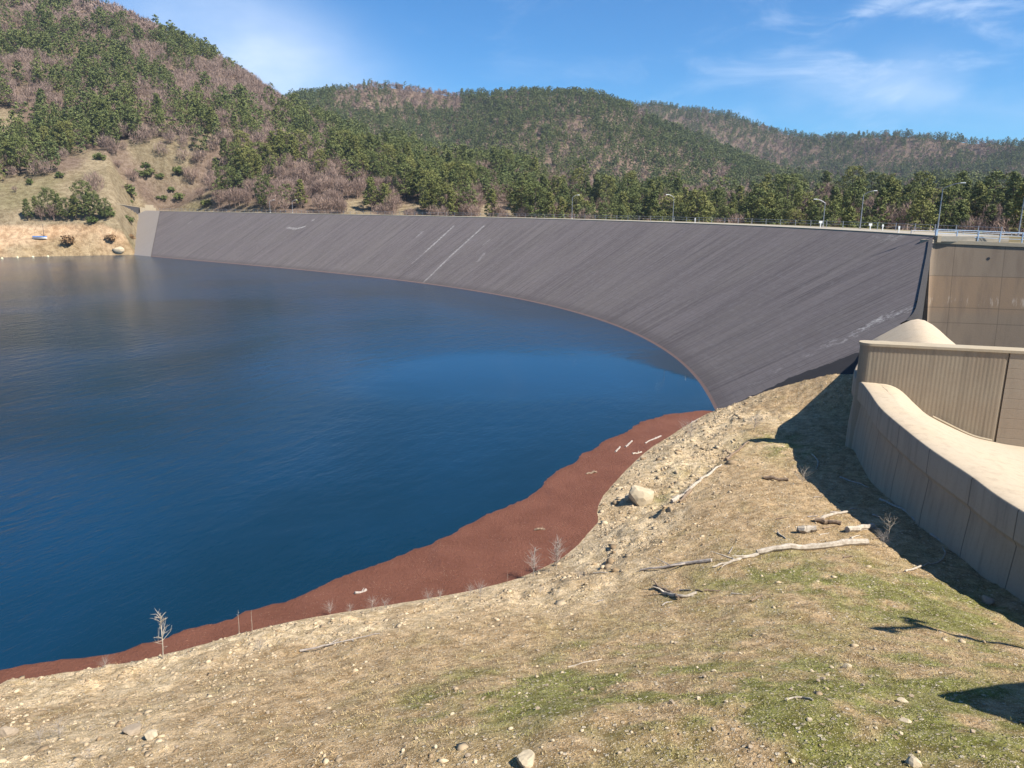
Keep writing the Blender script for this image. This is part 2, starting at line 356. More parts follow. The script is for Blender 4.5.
# ---- asphalt face material
def mat_face(name, slab=False):
    m_, n = newmat(name); u, v, _ = n.sep(n.uv()); p = n.geo()
    def uvv(a, b):
        c = n.add('ShaderNodeCombineXYZ'); n.put(c.inputs[0], n.math('MULTIPLY', u, a)); n.put(c.inputs[1], n.math('MULTIPLY', v, b)); return c.outputs[0]
    s1 = n.noise(uvv(.35, .03), 1, 6, .65); s2 = n.noise(uvv(3.2, .05), 1, 6, .7); s3 = n.noise(uvv(.12, .05), 1, 4, .55)
    f1 = n.noise(p, 1.2, 6, .7); f2 = n.noise(p, 7, 4, .65)
    c = n.mix(n.ramp(s1, .3, .7), (.078, .065, .063), (.116, .098, .095))
    c = n.mix(n.math('MULTIPLY', n.ramp(s2, .42, .62), .6), c, (.148, .126, .120))
    c = n.mix(n.math('MULTIPLY', n.ramp(s3, .42, .66), .35), c, (.13, .112, .100))
    c = n.mix(n.math('MULTIPLY', n.ramp(s2, .46, .34), .75), c, (.052, .044, .042))
    c = n.mix(n.math('MULTIPLY', n.ramp(f1, .45, .75), .35), c, (.18, .165, .165))
    # lane joints every 3.6 m down the slope and faint courses across it
    j = n.ramp(n.math('ABSOLUTE', n.math('SUBTRACT', n.math('FRACT', n.math('DIVIDE', u, 3.6)), .5)), .475, .495)
    c = n.mix(n.math('MULTIPLY', j, n.ramp(s3, .35, .6, .15, .6)), c, (.05, .045, .048))
    k = n.ramp(n.math('ABSOLUTE', n.math('SUBTRACT', n.math('FRACT', n.math('DIVIDE', v, .9)), .5)), .40, .49)
    c = n.mix(n.math('MULTIPLY', k, .14), c, (.05, .045, .048))
    def band(x, lo, hi, e): return n.math('MULTIPLY', n.ramp(x, lo - e, lo + e), n.ramp(x, hi + e, hi - e))
    if slab:
        c = n.mix(.6, c, (.26, .23, .20))
    else:
        for (u0, u1, v0, v1, a) in FACE_MARKS:
            mk = n.math('MULTIPLY', band(u, u0, u1, .12), band(v, v0, v1, 1.2))
            mk = n.math('MULTIPLY', mk, n.ramp(n.noise(uvv(2.5, .35), 1, 5, .7), .36, .58, .25, 1))
            c = n.mix(n.math('MULTIPLY', mk, a), c, (.42, .40, .39))
        for (a0, b0, a1, b1, w_, al, chalk) in FACE_LINES:      # worn pale repair lines, given as segments on the slope
            dx, dy = a1 - a0, b1 - b0; L = math.hypot(dx, dy)
            qx = n.math('SUBTRACT', u, a0); qy = n.math('SUBTRACT', v, b0)
            al_ = n.math('DIVIDE', n.math('ADD', n.math('MULTIPLY', qx, dx), n.math('MULTIPLY', qy, dy)), L)
            ac = n.math('ABSOLUTE', n.math('DIVIDE', n.math('SUBTRACT', n.math('MULTIPLY', qx, dy), n.math('MULTIPLY', qy, dx)), L))
            wob = n.math('ADD', ac, n.math('MULTIPLY', n.math('SUBTRACT', n.noise(p, 1.1, 5, .7), .5), w_ * 2.2))
            mk = n.math('MULTIPLY', n.math('MULTIPLY', n.ramp(wob, w_, w_ * .4), band(al_, 0, L, .5)), n.ramp(n.noise(n.mapping(p, (1, 1, 1), (0, 0, .4)), 1.5 if chalk else 1.6, 6, .8), .47 if chalk else .38, .60 if chalk else .62, 0 if chalk else .25, 1))
            c = n.mix(n.math('MULTIPLY', mk, al * .72), c, (.42, .40, .375))
        # pinkish tide line just above the water
        c = n.mix(n.math('MULTIPLY', n.ramp(v, 30.4, 32.2), .4), c, (.06, .048, .046))
        tide = n.math('MULTIPLY', n.ramp(v, 32.5, 32.58), n.ramp(f1, .2, .5, .55, 1)); c = n.mix(n.math('MULTIPLY', tide, .75), c, (.17, .105, .085))
    h = n.math('ADD', n.math('MULTIPLY', f2, .5), n.math('ADD', s2, n.math('MULTIPLY', j, -.5)))
    n.surf(c, .86, n.bump(h, .5, .05), .25); return m_
WID = math.hypot(SL * (HW - HC), HW - HC)      # length of slope, crest to water
def face_uv_at(x, y):
    """slope coordinates (u, v) of a pixel on the face"""
    tg, dg = np.meshgrid(np.linspace(TL1 - 5, 300, 900), np.linspace(-.1, 1, 120), indexing='ij')
    Q = proj(face_pt(tg, dg)); j = np.argmin((Q[..., 0] - x) ** 2 + (Q[..., 1] - y) ** 2)
    return float(tg.flat[j]), float((1 - dg.flat[j]) * WID)
FACE_MARKS = []
FACE_LINES = []
def fl(x0, y0, x1, y1, w_, a):
    a0, b0 = face_uv_at(x0, y0); a1, b1 = face_uv_at(x1, y1); FACE_LINES.append((a0, b0, a1, b1, w_, a, x0 > 700))
fl(454, 226, 425, 252, .42, .8); fl(425, 252, 411, 264, .35, .35); fl(484, 226, 452, 255, .45, .8); fl(452, 255, 423, 283, .42, .7)
fl(423, 231, 416, 237, .5, .45); fl(306, 226, 297, 229, .8, .8); fl(297, 229, 287, 227.5, .7, .7); fl(314, 219, 312, 221, .7, .7)
fl(490, 239, 483, 245, .45, .35); fl(485, 253, 478, 261, .5, .35); fl(192, 221, 188, 224, .6, .4)
for (a, b, c, d, w_, al) in [(917, 306, 900, 313, .55, .6), (903, 309, 880, 322, .6, .65), (884, 318, 862, 330, .55, .7), (862, 326, 853, 336, .45, .6), (848, 338, 836, 343, .45, .6),
                         (834, 340, 822, 348, .45, .5), (815, 352, 803, 357, .4, .45), (782, 368, 774, 372, .3, .3), (758, 382, 750, 386, .35, .4), (905, 235.5, 885, 237, .9, .35), (880, 236, 870, 238, .8, .25)]:
    fl(a, b, c, d, w_ * 1.9, al)
M['face'] = mat_face('asphalt_lining'); M['slab'] = mat_face('worn_pale_slab', True)

# ---- dam
dam = empty('dam', (float(axis(150)[0][0]), float(axis(150)[0][1]), -18.5))
tag(dam, 'curved embankment dam with dark grey asphalt upstream face sloping into the blue reservoir', 'dam')
DL = np.array(dam.location)
nS, nV = 760, 90
def face_strip(tl0, tl1, tr0, tr1, off):
    d = np.linspace(1.0, -.22, nV)
    left = tl0 + (tl1 - tl0) * d; right = tr0 + (tr1 - tr0) * d
    s = np.linspace(0, 1, nS)[:, None]; t = left[None] * (1 - s) + right[None] * s; D = np.broadcast_to(d[None], t.shape)
    P = face_pt(t, D); P[..., 2] += off + .05 * (fbm(P[..., 0], P[..., 1], .12, 3, 5) - .5)
    return P, np.stack([t, (1 - D) * WID], -1)
P, U = face_strip(TL0, TL1, TEND, TEND, 0)
def inpoly(x, y, poly):
    poly = np.asarray(poly, float); r = np.zeros(np.shape(x), bool); j = len(poly) - 1
    for i in range(len(poly)):
        a, b = poly[i], poly[j]; c_ = ((a[1] > y) != (b[1] > y)) & (x < (b[0] - a[0]) * (y - a[1]) / (b[1] - a[1] + 1e-9) + a[0]); r ^= c_; j = i
    return r
FF = grid_faces(nS, nV); FP = P.reshape(-1, 3)[FF].mean(1)
FF = FF[~inpoly(FP[:, 0], FP[:, 1], [(17, 47), (19.5, 60), (27.5, 61.0), (29.9, 62.4), (36.9, 68.1), (43.1, 78.3), (49.0, 88.7), (53, 96), (130, 140), (130, 0), (24, 0)])]
o = link('upstream_face', mesh_np('upstream_face', P.reshape(-1, 3) - DL, FF, [M['face']], uv=U.reshape(-1, 2), smooth=True), dam)
P, U = face_strip(TS0 - 3, TS1 - 3, TL0 - .02, TL1 - .02, .22)
o = link('end_slab', mesh_np('end_slab', P.reshape(-1, 3) - DL, grid_faces(nS, nV), [M['slab']], uv=U.reshape(-1, 2), smooth=True), dam); o['label'] = 'pale concrete strip at far end of asphalt face'
tcr = np.linspace(TS1 - 6, 245.5, 260)
cr = face_pt(tcr, np.ones(len(tcr)))
MB().sweep(cr - DL, [(-.05, -.6), (-.05, .16), (-.50, .16), (-.50, -.6)][::-1]).build('kerb', M['conc_top'], dam)
MB().sweep(cr - DL, [(-.5, -.5), (-.5, .10), (-8.5, .10), (-8.5, -.5)][::-1]).build('crest_road', M['asphalt'], dam)
MB().sweep(cr - DL, [(-8.5, -.5), (-8.5, .09), (-11.5, .09), (-60, -24), (-60, -30)][::-1]).build('downstream_slope', mat_plain('downstream_earth', (.22, .18, .10), .95, 0, .35, .4), dam)

def face_hit(x, y, lift=.03):
    r = ray(x, y); ts = np.linspace(40, 95, 1600); Q = r[None] * ts[:, None]; d = Q[:, 2] - face_z(Q[:, 0], Q[:, 1]) - lift; j = int(np.argmax(d < 0)); return Q[j]
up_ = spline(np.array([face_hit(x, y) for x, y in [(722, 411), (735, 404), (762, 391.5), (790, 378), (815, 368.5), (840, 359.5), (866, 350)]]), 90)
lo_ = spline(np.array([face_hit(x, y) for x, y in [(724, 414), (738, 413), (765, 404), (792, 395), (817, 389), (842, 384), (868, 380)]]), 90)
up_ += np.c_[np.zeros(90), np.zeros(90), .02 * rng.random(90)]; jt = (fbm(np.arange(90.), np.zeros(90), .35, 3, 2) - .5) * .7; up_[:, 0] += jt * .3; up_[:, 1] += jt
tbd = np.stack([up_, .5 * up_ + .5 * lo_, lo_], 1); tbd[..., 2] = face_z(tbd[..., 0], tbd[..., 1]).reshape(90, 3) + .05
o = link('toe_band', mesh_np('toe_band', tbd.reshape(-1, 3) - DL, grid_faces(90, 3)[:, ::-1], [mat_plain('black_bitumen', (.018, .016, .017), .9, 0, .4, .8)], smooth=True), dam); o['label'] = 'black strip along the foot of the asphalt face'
# ------------------------------------------------------------------ near bank terrain
ctrl = []
WE = [(0, 683), (80, 668), (160, 655), (230, 635), (300, 618), (370, 608), (430, 598), (500, 583), (560, 560), (590, 530), (600, 497), (625, 470), (650, 447), (680, 428)]
for (x, y) in WE: ctrl.append(onz(x, y, -18.5))
OUT = [(0, 671), (56, 660), (127, 644), (267, 605), (352, 570), (429, 542), (492, 510), (524, 496), (556, 469), (590, 450), (619, 434), (647, 419), (682, 412), (711, 411)]
for (x, y) in OUT[:-2:2]:
    p = onz(x, y, -18.5); ctrl.append(np.array([p[0] - .8, p[1] + 1.2, -21.2]))
for p in [(-10, 60, -28), (-40, 45, -28), (-45, 25, -24), (5, 75, -27), (-30, 20, -19.5), (-35, 5, -15)]: ctrl.append(np.array(p, float))
for (x, y, z) in [(0, 768, -13), (260, 768, -11.5), (525, 768, -10), (780, 768, -9.1), (1024, 768, -8.6), (1024, 690, -10.2), (938, 698, -10.1), (890, 612, -12.9), (1024, 645, -12.4),
                  (857, 450, -15.3), (862, 470, -15.1), (900, 510, -14.7), (950, 545, -14.3), (1024, 585, -14.1), (780, 460, -15.4), (740, 452, -15.8), (783, 430, -15.5), (720, 560, -14.5),
                  (640, 500, -17.4), (690, 470, -16.7), (740, 430, -16.4), (700, 520, -15.5), (610, 592, -15.9), (430, 640, -14.9), (300, 660, -15.2), (150, 700, -15.3), (50, 700, -16.5),
                  (860, 545, -14.1), (600, 650, -13.2), (780, 620, -12.6), (520, 620, -15.1)]: ctrl.append(onz(x, y, z))
for p in [(0, 0, -8.5), (-14, 0, -11.5), (14, 2, -8), (0, -25, -6), (-30, -20, -9), (30, -20, -6), (24, 20, -14.2), (24, 32, -14.4), (26, 55, -15.2), (23, 51, -15.4), (20, 53, -15.7), (24, 58, -15.1), (28.5, 60.5, -14.3), (45, 45, -14.6), (45, 20, -13), (55, -10, -8), (60, 60, -14.6)]: ctrl.append(np.array(p, float))
# brow of the bank beside the dam face
brow = []
for (x, y) in [(700, 420), (725, 410), (755, 397), (785, 385), (815, 377), (840, 372), (858, 368)]:
    r = ray(x, y); ts = np.linspace(40, 90, 500); Q = r[None] * ts[:, None]; dz = Q[:, 2] - face_z(Q[:, 0], Q[:, 1])
    j = int(np.argmax(dz < (.15 if x < 720 else .9))); brow.append(Q[j])
brow = np.array(brow); ctrl += list(brow[1:])
ctrl = np.array(ctrl)
def tps(C):
    d = np.linalg.norm(C[:, None, :2] - C[None, :, :2], axis=-1); K = d ** 2 * np.log(d + 1e-6); K[np.diag_indices(len(C))] += 6.0
    Pm = np.c_[np.ones(len(C)), C[:, :2]]; A = np.block([[K, Pm], [Pm.T, np.zeros((3, 3))]])
    return np.linalg.solve(A, np.r_[C[:, 2], 0, 0, 0])
wts = tps(ctrl)
def tps_eval(x, y):
    sh = x.shape; x = x.ravel(); y = y.ravel(); out = np.zeros(len(x))
    for i in range(0, len(x), 20000):
        d = np.hypot(x[i:i + 20000, None] - ctrl[None, :, 0], y[i:i + 20000, None] - ctrl[None, :, 1])
        out[i:i + 20000] = (d ** 2 * np.log(d + 1e-6)) @ wts[:-3] + wts[-3] + wts[-2] * x[i:i + 20000] + wts[-1] * y[i:i + 20000]
    return out.reshape(sh)
# outer spillway wall in plan (top edge of the weir crest), from behind the camera's right to the nose
CW_px = [(1024, 505), (980, 475), (940, 449), (913, 428.6), (889, 408.5), (876.5, 392), (869, 383)]
CW = np.array([(30, -6, -10.7), (24, 4, -10.7), (20.6, 14, -10.7), (19.4, 20.5, -10.7)] + [tuple(onz(x, y, -10.7)) for x, y in CW_px])
CWs = spline(np.vstack([CW, [(22.5, 46.75, -10.6), (22.95, 47.7, -10.1), (24.6, 49.9, -9.4), (27.2, 53.8, -9.7), (30.6, 60.6, -10.6), (33.4, 66.0, -12.2)]]), 220)
bx, by = brow[:, 0], brow[:, 1]
def ground_z(x, y, detail=True):
    x = np.asarray(x, float); y = np.asarray(y, float)
    z = tps_eval(x, y)
    # drops away towards the dam face beyond the brow
    yb = np.interp(x, np.r_[bx[0] - 4, bx, bx[-1] + 12], np.r_[by[0] + 6, by, by[-1] - 6])
    far = np.clip(y - yb, 0, None) * (x > 8); z = z - far * 1.7
    # lower inside the spillway
    xc = np.interp(y, CWs[:, 1][np.argsort(CWs[:, 1])], CWs[:, 0][np.argsort(CWs[:, 1])])
    z = z - 3.0 * sstep(x - xc, .3, 1.6) * (y < 47.5)
    if detail:
        up = np.clip((z + 18.6) / 1.5, 0, 1)
        z = z + up * (.55 * (fbm(x, y, .22, 4, 1) - .5) + .20 * (fbm(x, y, 1.1, 3, 9) - .5) + .07 * (vn(x * 4.1, y * 4.1, 17) - .5))
        # bouldery strip above the water and an erosion step
        rough = np.exp(-((z + 17.2) / 1.2) ** 2) * up
        z = z + rough * (.55 * np.maximum(fbm(x, y, .7, 3, 13) - .5, -.1) + .25 * (vn(x * 2.3, y * 2.3, 21) - .5))
        st = ESC_d(x, y); z = z - .55 * sstep(st, -.15, .25) * sstep(st, 5, .6) * ESC_m(x, y)
    return z
E0, E1 = onz(655, 512, -16.6)[:2], onz(750, 437, -15.6)[:2]; ED = (E1 - E0) / np.linalg.norm(E1 - E0); EN = np.array([-ED[1], ED[0]]); EL = np.linalg.norm(E1 - E0)
def ESC_d(x, y): return (x - E0[0]) * EN[0] + (y - E0[1]) * EN[1] + .5 * (vn(x * .6, y * .6, 30) - .5)
def ESC_m(x, y):
    a = (x - E0[0]) * ED[0] + (y - E0[1]) * ED[1]; return sstep(a, -1, 1) * sstep(a, EL + 1, EL - 1)
xs = np.unique(np.r_[np.linspace(-60, -26, 40), np.linspace(-26, 34, 400), np.linspace(34, 66, 32)])
ys = np.unique(np.r_[np.linspace(-40, 7, 48), np.linspace(7, 30, 190), np.linspace(30, 72, 250), np.linspace(72, 84, 10)])
X, Y = np.meshgrid(xs, ys, indexing='ij'); Zg = ground_z(X, Y)
pix = proj(np.stack([X, np.maximum(Y, 3), Zg], -1))
# real ground cover: sandy gravel near the water, brown litter, patches of green grass
def gpatch(x, y, z, r, a):
    p = onz(x, y, z); return a * np.exp(-(((X - p[0]) / r) ** 2 + ((Y - p[1]) / (r * 1.25)) ** 2))
sandw = sstep(Zg + .9 * (fbm(X, Y, .5, 4, 23) - .5) * 3, -15.2, -16.9)
sandw = np.maximum(sandw, .8 * sstep(pix[..., 0], 330, 60) * sstep(fbm(X, Y, .5, 4, 24), .25, .6) * (Y < 40))
grassw = gpatch(450, 700, -12, 1.8, .65) + gpatch(600, 648, -13.3, 1.1, .95) + gpatch(640, 715, -11.3, 1.3, .75) + gpatch(850, 590, -13.5, 3.2, .7) + gpatch(950, 600, -13.4, 2.6, .75) + gpatch(700, 720, -11, 2, .5) \
    + gpatch(900, 700, -10.6, 2.6, .6) + gpatch(1000, 660, -12, 2.5, .65) + gpatch(760, 570, -14.2, 2.0, .55) + gpatch(800, 740, -9.7, 1.6, .35) + gpatch(560, 700, -12, 2.2, .5) + gpatch(680, 590, -14, 2.5, .35) \
    + gpatch(790, 440, -14.6, 1.5, .7) + gpatch(775, 428, -14.8, 2.2, .7) + gpatch(660, 490, -17, 1.2, .55) + gpatch(690, 462, -16.5, 1.5, .35)
grassw = grassw + gpatch(800, 690, -11, 4.5, .5) + gpatch(560, 690, -12, 3.5, .30) + gpatch(960, 720, -9.6, 2.5, .4); gn = fbm(X, Y, .9, 5, 40, .6); grassw = np.clip(grassw * sstep(gn, .28, .62) * 1.25 + .22 * sstep(gn, .52, .75) * (1 - sandw), 0, 1)
g3 = fbm(X, Y, 2.6, 4, 50, .65)[..., None]; g4 = fbm(X, Y, .35, 4, 55)[..., None]
sand = np.array([.66, .475, .275]) * (1 - g4) + np.array([.76, .61, .40]) * g4
litt = np.array([.38, .25, .125]) * (1 - g3) + np.array([.66, .475, .28]) * g3
gras = np.array([.165, .178, .034]) * (1 - g3) + np.array([.33, .295, .11]) * g3
colr = litt * (1 - sandw[..., None]) + sand * sandw[..., None]
colr = colr * (1 - grassw[..., None]) + gras * grassw[..., None]
rust = sstep(fbm(X, Y, .45, 4, 60), .56, .75)[..., None] * sandw[..., None]; colr = colr * (1 - .5 * rust) + np.array([.34, .22, .11]) * .5 * rust
def mat_ground():
    m_, n = newmat('bank_soil'); p = n.geo(); base = n.attr('col')
    f1 = n.noise(p, 2.2, 7, .7); f2 = n.noise(p, 9, 5, .7); v1 = n.vor(p, 6.5); v2 = n.vor(p, 14); vc = n.vor(p, 6.5, 'F1', 'Color'); vc2 = n.vor(p, 14, 'F1', 'Color')
    c = n.mix(n.ramp(f1, .36, .66), n.mix(1.0, base, (.50, .47, .40), 'MULTIPLY'), base)
    c = n.mix(n.math('MULTIPLY', n.ramp(f2, .55, .7), .55), c, n.mix(1.0, base, (1.7, 1.65, 1.6), 'MULTIPLY'))
    c = n.mix(n.math('MULTIPLY', n.ramp(f2, .45, .3), .6), c, n.mix(1.0, base, (.30, .26, .21), 'MULTIPLY'))
    r1, _, _ = n.sep(vc); r2, _, _ = n.sep(vc2)
    k1 = n.math('MULTIPLY', n.ramp(v1, .36, .26), n.ramp(r1, .62, .64)); k2 = n.math('MULTIPLY', n.ramp(v2, .36, .26), n.ramp(r2, .52, .54)); v3 = n.vor(p, 30); v3c, _, _ = n.sep(n.vor(p, 30, 'F1', 'Color')); k3 = n.math('MULTIPLY', n.ramp(v3, .42, .3), n.ramp(v3c, .66, .68)); d3 = n.math('MULTIPLY', n.ramp(v3, .42, .3), n.ramp(v3c, .30, .28))
    c = n.mix(n.math('MULTIPLY', k1, .7), c, n.mix(n.ramp(r1, .62, 1, 0, 1), (.74, .64, .48), (.46, .33, .21))); c = n.mix(n.math('MULTIPLY', k2, .55), c, (.62, .53, .39)); c = n.mix(n.math('MULTIPLY', k3, .6), c, (.70, .60, .44)); c = n.mix(n.math('MULTIPLY', d3, .55), c, (.13, .09, .055))
    h = n.math('ADD', n.math('ADD', n.math('MULTIPLY', f1, .8), n.math('MULTIPLY', f2, .55)), n.math('ADD', n.math('MULTIPLY', k1, .5), n.math('MULTIPLY', k2, .4)))
    n.surf(c, .95, n.bump(h, 1.0, .20), .1); return m_
g = link('ground', mesh_np('ground', np.stack([X, Y, Zg], -1).reshape(-1, 3), grid_faces(len(xs), len(ys)), [mat_ground()], cols={'col': colr.reshape(-1, 3)}, smooth=True)); tag(g, kind='structure')
def gz(x, y): return float(ground_z(np.array([x]), np.array([y]))[0])
def hit(x, y, lo=8, hi=85):
    """where the sight ray through a pixel meets the bank"""
    r = ray(x, y); ts = np.linspace(lo, hi, 1200); Q = r[None] * ts[:, None]; d = Q[:, 2] - ground_z(Q[:, 0], Q[:, 1]); j = int(np.argmax(d < 0))
    return Q[j]

# ------------------------------------------------------------------ water and floating debris
def mat_water():
    m_, n = newmat('reservoir_water'); p = n.geo(); x, y, z = n.sep(p)
    q = n.mapping(p, (1, 1.0, 1), (0, 0, rad(25)))
    w1 = n.noise(n.mapping(q, (1, .45, 1)), 2.6, 4, .55, .3); w2 = n.noise(n.mapping(q, (1, .5, 1)), .8, 3, .5, .2); w3 = n.noise(q, 4.5, 3, .6)
    calm = n.noise(n.mapping(p, (1, 1, 1)), .022, 4, .5, .8)
    # a sheltered, calmer tongue of water in front of the dam
    ax = n.math('DIVIDE', n.math('SUBTRACT', x, 1.0), 26.0); ay = n.math('DIVIDE', n.math('SUBTRACT', y, 86.0), 17.0)
    rr = n.math('ADD', n.math('MULTIPLY', ax, ax), n.math('MULTIPLY', ay, ay)); rr = n.math('ADD', rr, n.math('MULTIPLY', n.math('SUBTRACT', calm, .5), 3.2))
    cm = n.ramp(rr, 1.5, .15)
    h = n.math('ADD', n.math('MULTIPLY', w1, .5), n.math('ADD', n.math('MULTIPLY', w2, 1.2), n.math('MULTIPLY', w3, .12)))
    amp = n.math('MULTIPLY', n.ramp(cm, 0, 1, 1, .04), n.ramp(calm, .3, .7, .55, 1.15))
    h = n.math('MULTIPLY', h, amp)
    c = n.mix(n.ramp(calm, .3, .7), (.0028, .020, .038), (.0040, .031, .070))
    n.surf(c, n.ramp(cm, 0, 1, .17, .03), n.bump(h, .36, .22), .36, 1.33); return m_
wx = np.r_[-900, np.linspace(-420, 80, 90)]; wy = np.r_[-200, np.linspace(-60, 340, 80), 380]
WX, WY = np.meshgrid(wx, wy, indexing='ij')
w = link('water', mesh_np('water', np.stack([WX, WY, np.full_like(WX, -18.5)], -1).reshape(-1, 3), grid_faces(len(wx), len(wy)), [mat_water()])); tag(w, kind='structure')
def mat_debris():
    m_, n = newmat('red_brown_debris'); p = n.geo()
    f1 = n.noise(p, .5, 5, .6); f2 = n.noise(p, 5, 6, .7); f3 = n.noise(p, 24, 3, .6); sw = n.noise(n.mapping(p, (1, .25, 1), (0, 0, rad(-35))), .8, 4, .6)
    c = n.mix(n.ramp(f1, .3, .7), (.140, .052, .030), (.178, .070, .042)); c = n.mix(n.math('MULTIPLY', n.ramp(f2, .45, .75), .4), c, (.22, .090, .058))
    c = n.mix(n.math('MULTIPLY', n.ramp(f3, .55, .75), .5), c, (.045, .018, .013)); c = n.mix(n.math('MULTIPLY', n.ramp(sw, .58, .75), .35), c, (.10, .045, .035))
    sp = n.ramp(n.vor(p, 7), .14, .09); c = n.mix(n.math('MULTIPLY', sp, n.ramp(n.noise(p, .7, 2), .42, .6)), c, (.45, .30, .20))
    n.surf(c, .75, n.bump(n.math('ADD', f2, n.math('MULTIPLY', f3, .7)), 1.0, .12), .2); return m_
oe = spline(np.array([onz(-40, 681, -18.46)] + [onz(x, y, -18.46) for x, y in OUT]), 240)
ie = [onz(-40, 688, -18.5)] + [onz(x, y, -18.5) for x, y in WE] + [onz(712, 412, -18.5)]
ie = spline(np.array(ie), 240); ie[:, 2] = -18.46; ie[:, 0] += 2.0 * np.linspace(.3, 1, 240); ie[:, 1] -= 2.6 * np.linspace(1, .45, 240)
kk = np.arange(240); jit = 1.0 * (fbm(kk * 1.0, kk * 0.0, .11, 5, 3, .6) - .5) + .07 * (rng.random(240) - .5); oe[:, 0] += jit; oe[:, 1] -= jit
sV = np.linspace(0, 1, 24)[None, :, None]; D = oe[:, None] * (1 - sV) + ie[:, None] * sV
D[..., 2] = -18.5 + .055 + .035 * (fbm(D[..., 0], D[..., 1], 1.6, 3, 8) - .5); D[:, 0, 2] = -18.52
o = link('floating_debris', mesh_np('floating_debris', D.reshape(-1, 3), grid_faces(240, 24)[:, ::-1], [mat_debris()], smooth=True)); tag(o, 'red brown mat of fine floating debris along the near shore', 'debris', kind='stuff')

# ------------------------------------------------------------------ spillway
sp = empty('spillway', (21, 40, -14.4)); SPL = np.array(sp.location)
tag(sp, 'pale concrete spillway with curved outer wall, rounded weir crest and tall ribbed inner wall', 'spillway')
nP = len(CWs)
prof = [(-.48, -5.6), (-.42, -3.2), (-.28, -1.5), (-.34, -1.36), (-.45, -1.22), (-.45, -.10), (-.41, -.03), (-.34, .0), (.05, .0), (.4, .0), (.75, -.05), (.75, -5.2)]
mbw = MB().sweep(CWs - SPL, prof[:], closed=True); mbw.build('outer_wall', M['conc_wall'], sp, smooth=True)['label'] = 'shaded grey curved outer wall of weir'
# ribbed inner wall: nose, then a straight ribbed run, then board-marked panels
A0, A1 = np.array([21.9, 46.0]), np.array([30.6, 43.6]); AD = (A1 - A0) / np.linalg.norm(A1 - A0); AN = np.array([-AD[1], AD[0]])   # AN points away from camera
RT = -8.35
def wallpt(a, off): return A0 + AD * a + AN * off
pts = []; a = .5
Lr = 7.65
k = int(Lr / .115)
for i in range(k):
    pts.append(wallpt(.55 + i * .115, -.0 if (i // 1) % 2 == 0 else .008))
nose = [wallpt(.55 - .55 * math.sin(th), .55 - .55 * math.cos(th)) for th in np.linspace(math.pi, 0, 14)]
nose = nose[:-1]
back = [wallpt(.55 + Lr, 1.1)]
pl = np.array(nose + pts + [wallpt(.55 + Lr - .05, .06)] + back); nn = len(pl)
Vb = np.c_[pl, np.full(nn, -16.0)]; Vt = np.c_[pl, np.full(nn, RT)]
MB().add(np.vstack([Vb, Vt]) - SPL, [(i, (i + 1) % nn, nn + (i + 1) % nn, nn + i) for i in range(nn)]).build('ribbed_wall', M['conc_rib'], sp)
c0 = wallpt(.55 + Lr, .55)
pl2 = np.array([wallpt(.55 + Lr + .004, .0), wallpt(24, .0), wallpt(24, 1.1), wallpt(.55 + Lr + .004, 1.1)])
MB().add(np.vstack([np.c_[pl2, np.full(4, -16.)], np.c_[pl2, np.full(4, RT)]]) - SPL, [(0, 1, 5, 4), (1, 2, 6, 5), (2, 3, 7, 6), (3, 0, 4, 7)]).build('panel_wall', M['conc_board'], sp)
cop = np.array([wallpt(.55 - .63 * math.sin(th), .55 - .63 * math.cos(th)) for th in np.linspace(math.pi, 0, 16)] + [wallpt(24.1, -.08), wallpt(24.1, 1.18)])
nc = len(cop); MB().add(np.vstack([np.c_[cop, np.full(nc, RT)], np.c_[cop, np.full(nc, RT + .16)]]) - SPL, [(i, (i + 1) % nc, nc + (i + 1) % nc, nc + i) for i in range(nc)] + [tuple(range(nc))[::-1], tuple(range(nc, 2 * nc))]).build('wall_coping', M['conc_top'], sp)
# weir apron: from the rounded crest down to the foot of the ribbed wall
Bpx = [(866, 384), (885, 384), (900, 390), (916, 405), (931, 417), (968, 435), (990, 441), (1024, 447)]
Bp = []
for x, y in Bpx:
    r = ray(x, y); kf = ((A0 - AN * .02) @ AN) / (r[:2] @ AN); Bp.append(r * kf)
Bp = np.array(Bp + [np.array([38., 41.6, -14.5]), np.array([46., 39.4, -14.8])])
kn = int(np.argmin(np.hypot(CWs[:, 0] - 22.5, CWs[:, 1] - 45.7))); inner = CWs[20:kn + 1][::-1]                      # from nose towards the camera
nA = 90; Bs = spline(Bp, nA)
Cc = resample(inner, nA)
Tn = np.gradient(Cc[:, :2], axis=0); Tn /= np.linalg.norm(Tn, axis=1)[:, None]; Ni = np.c_[-Tn[:, 1], Tn[:, 0]]
Cs = Cc.copy(); Cs[:, :2] += Ni * .70; Cs[:, 2] = -10.735
# pair crest and foot by cumulative share so the rulings fan out smoothly
nW = 26; sW = np.linspace(0, 1, nW); ease = sW ** 1.55
Ap = Cs[:, None] * (1 - sW)[None, :, None] + Bs[:, None] * sW[None, :, None]
dz = (Bs[:, 2] - Cs[:, 2]); Ap[..., 2] = Cs[:, None, 2] + dz[:, None] * (sW ** 1.35)[None]
o = link('weir_apron', mesh_np('weir_apron', Ap.reshape(-1, 3) - SPL, grid_faces(nA, nW), [M['conc_pale']], smooth=True), sp)
# crest cap in the pale worn concrete, 3 mm proud of the wall's rounded top
capp = [(-.40, -.018), (-.34, .006), (.05, .006), (.4, .006), (.752, -.046), (.8, -.10)]
V = MB().sweep(CWs[:kn + 3] - SPL, capp, closed=False, cap=False); o = V.build('weir_crest', M['conc_pale'], sp, smooth=True)
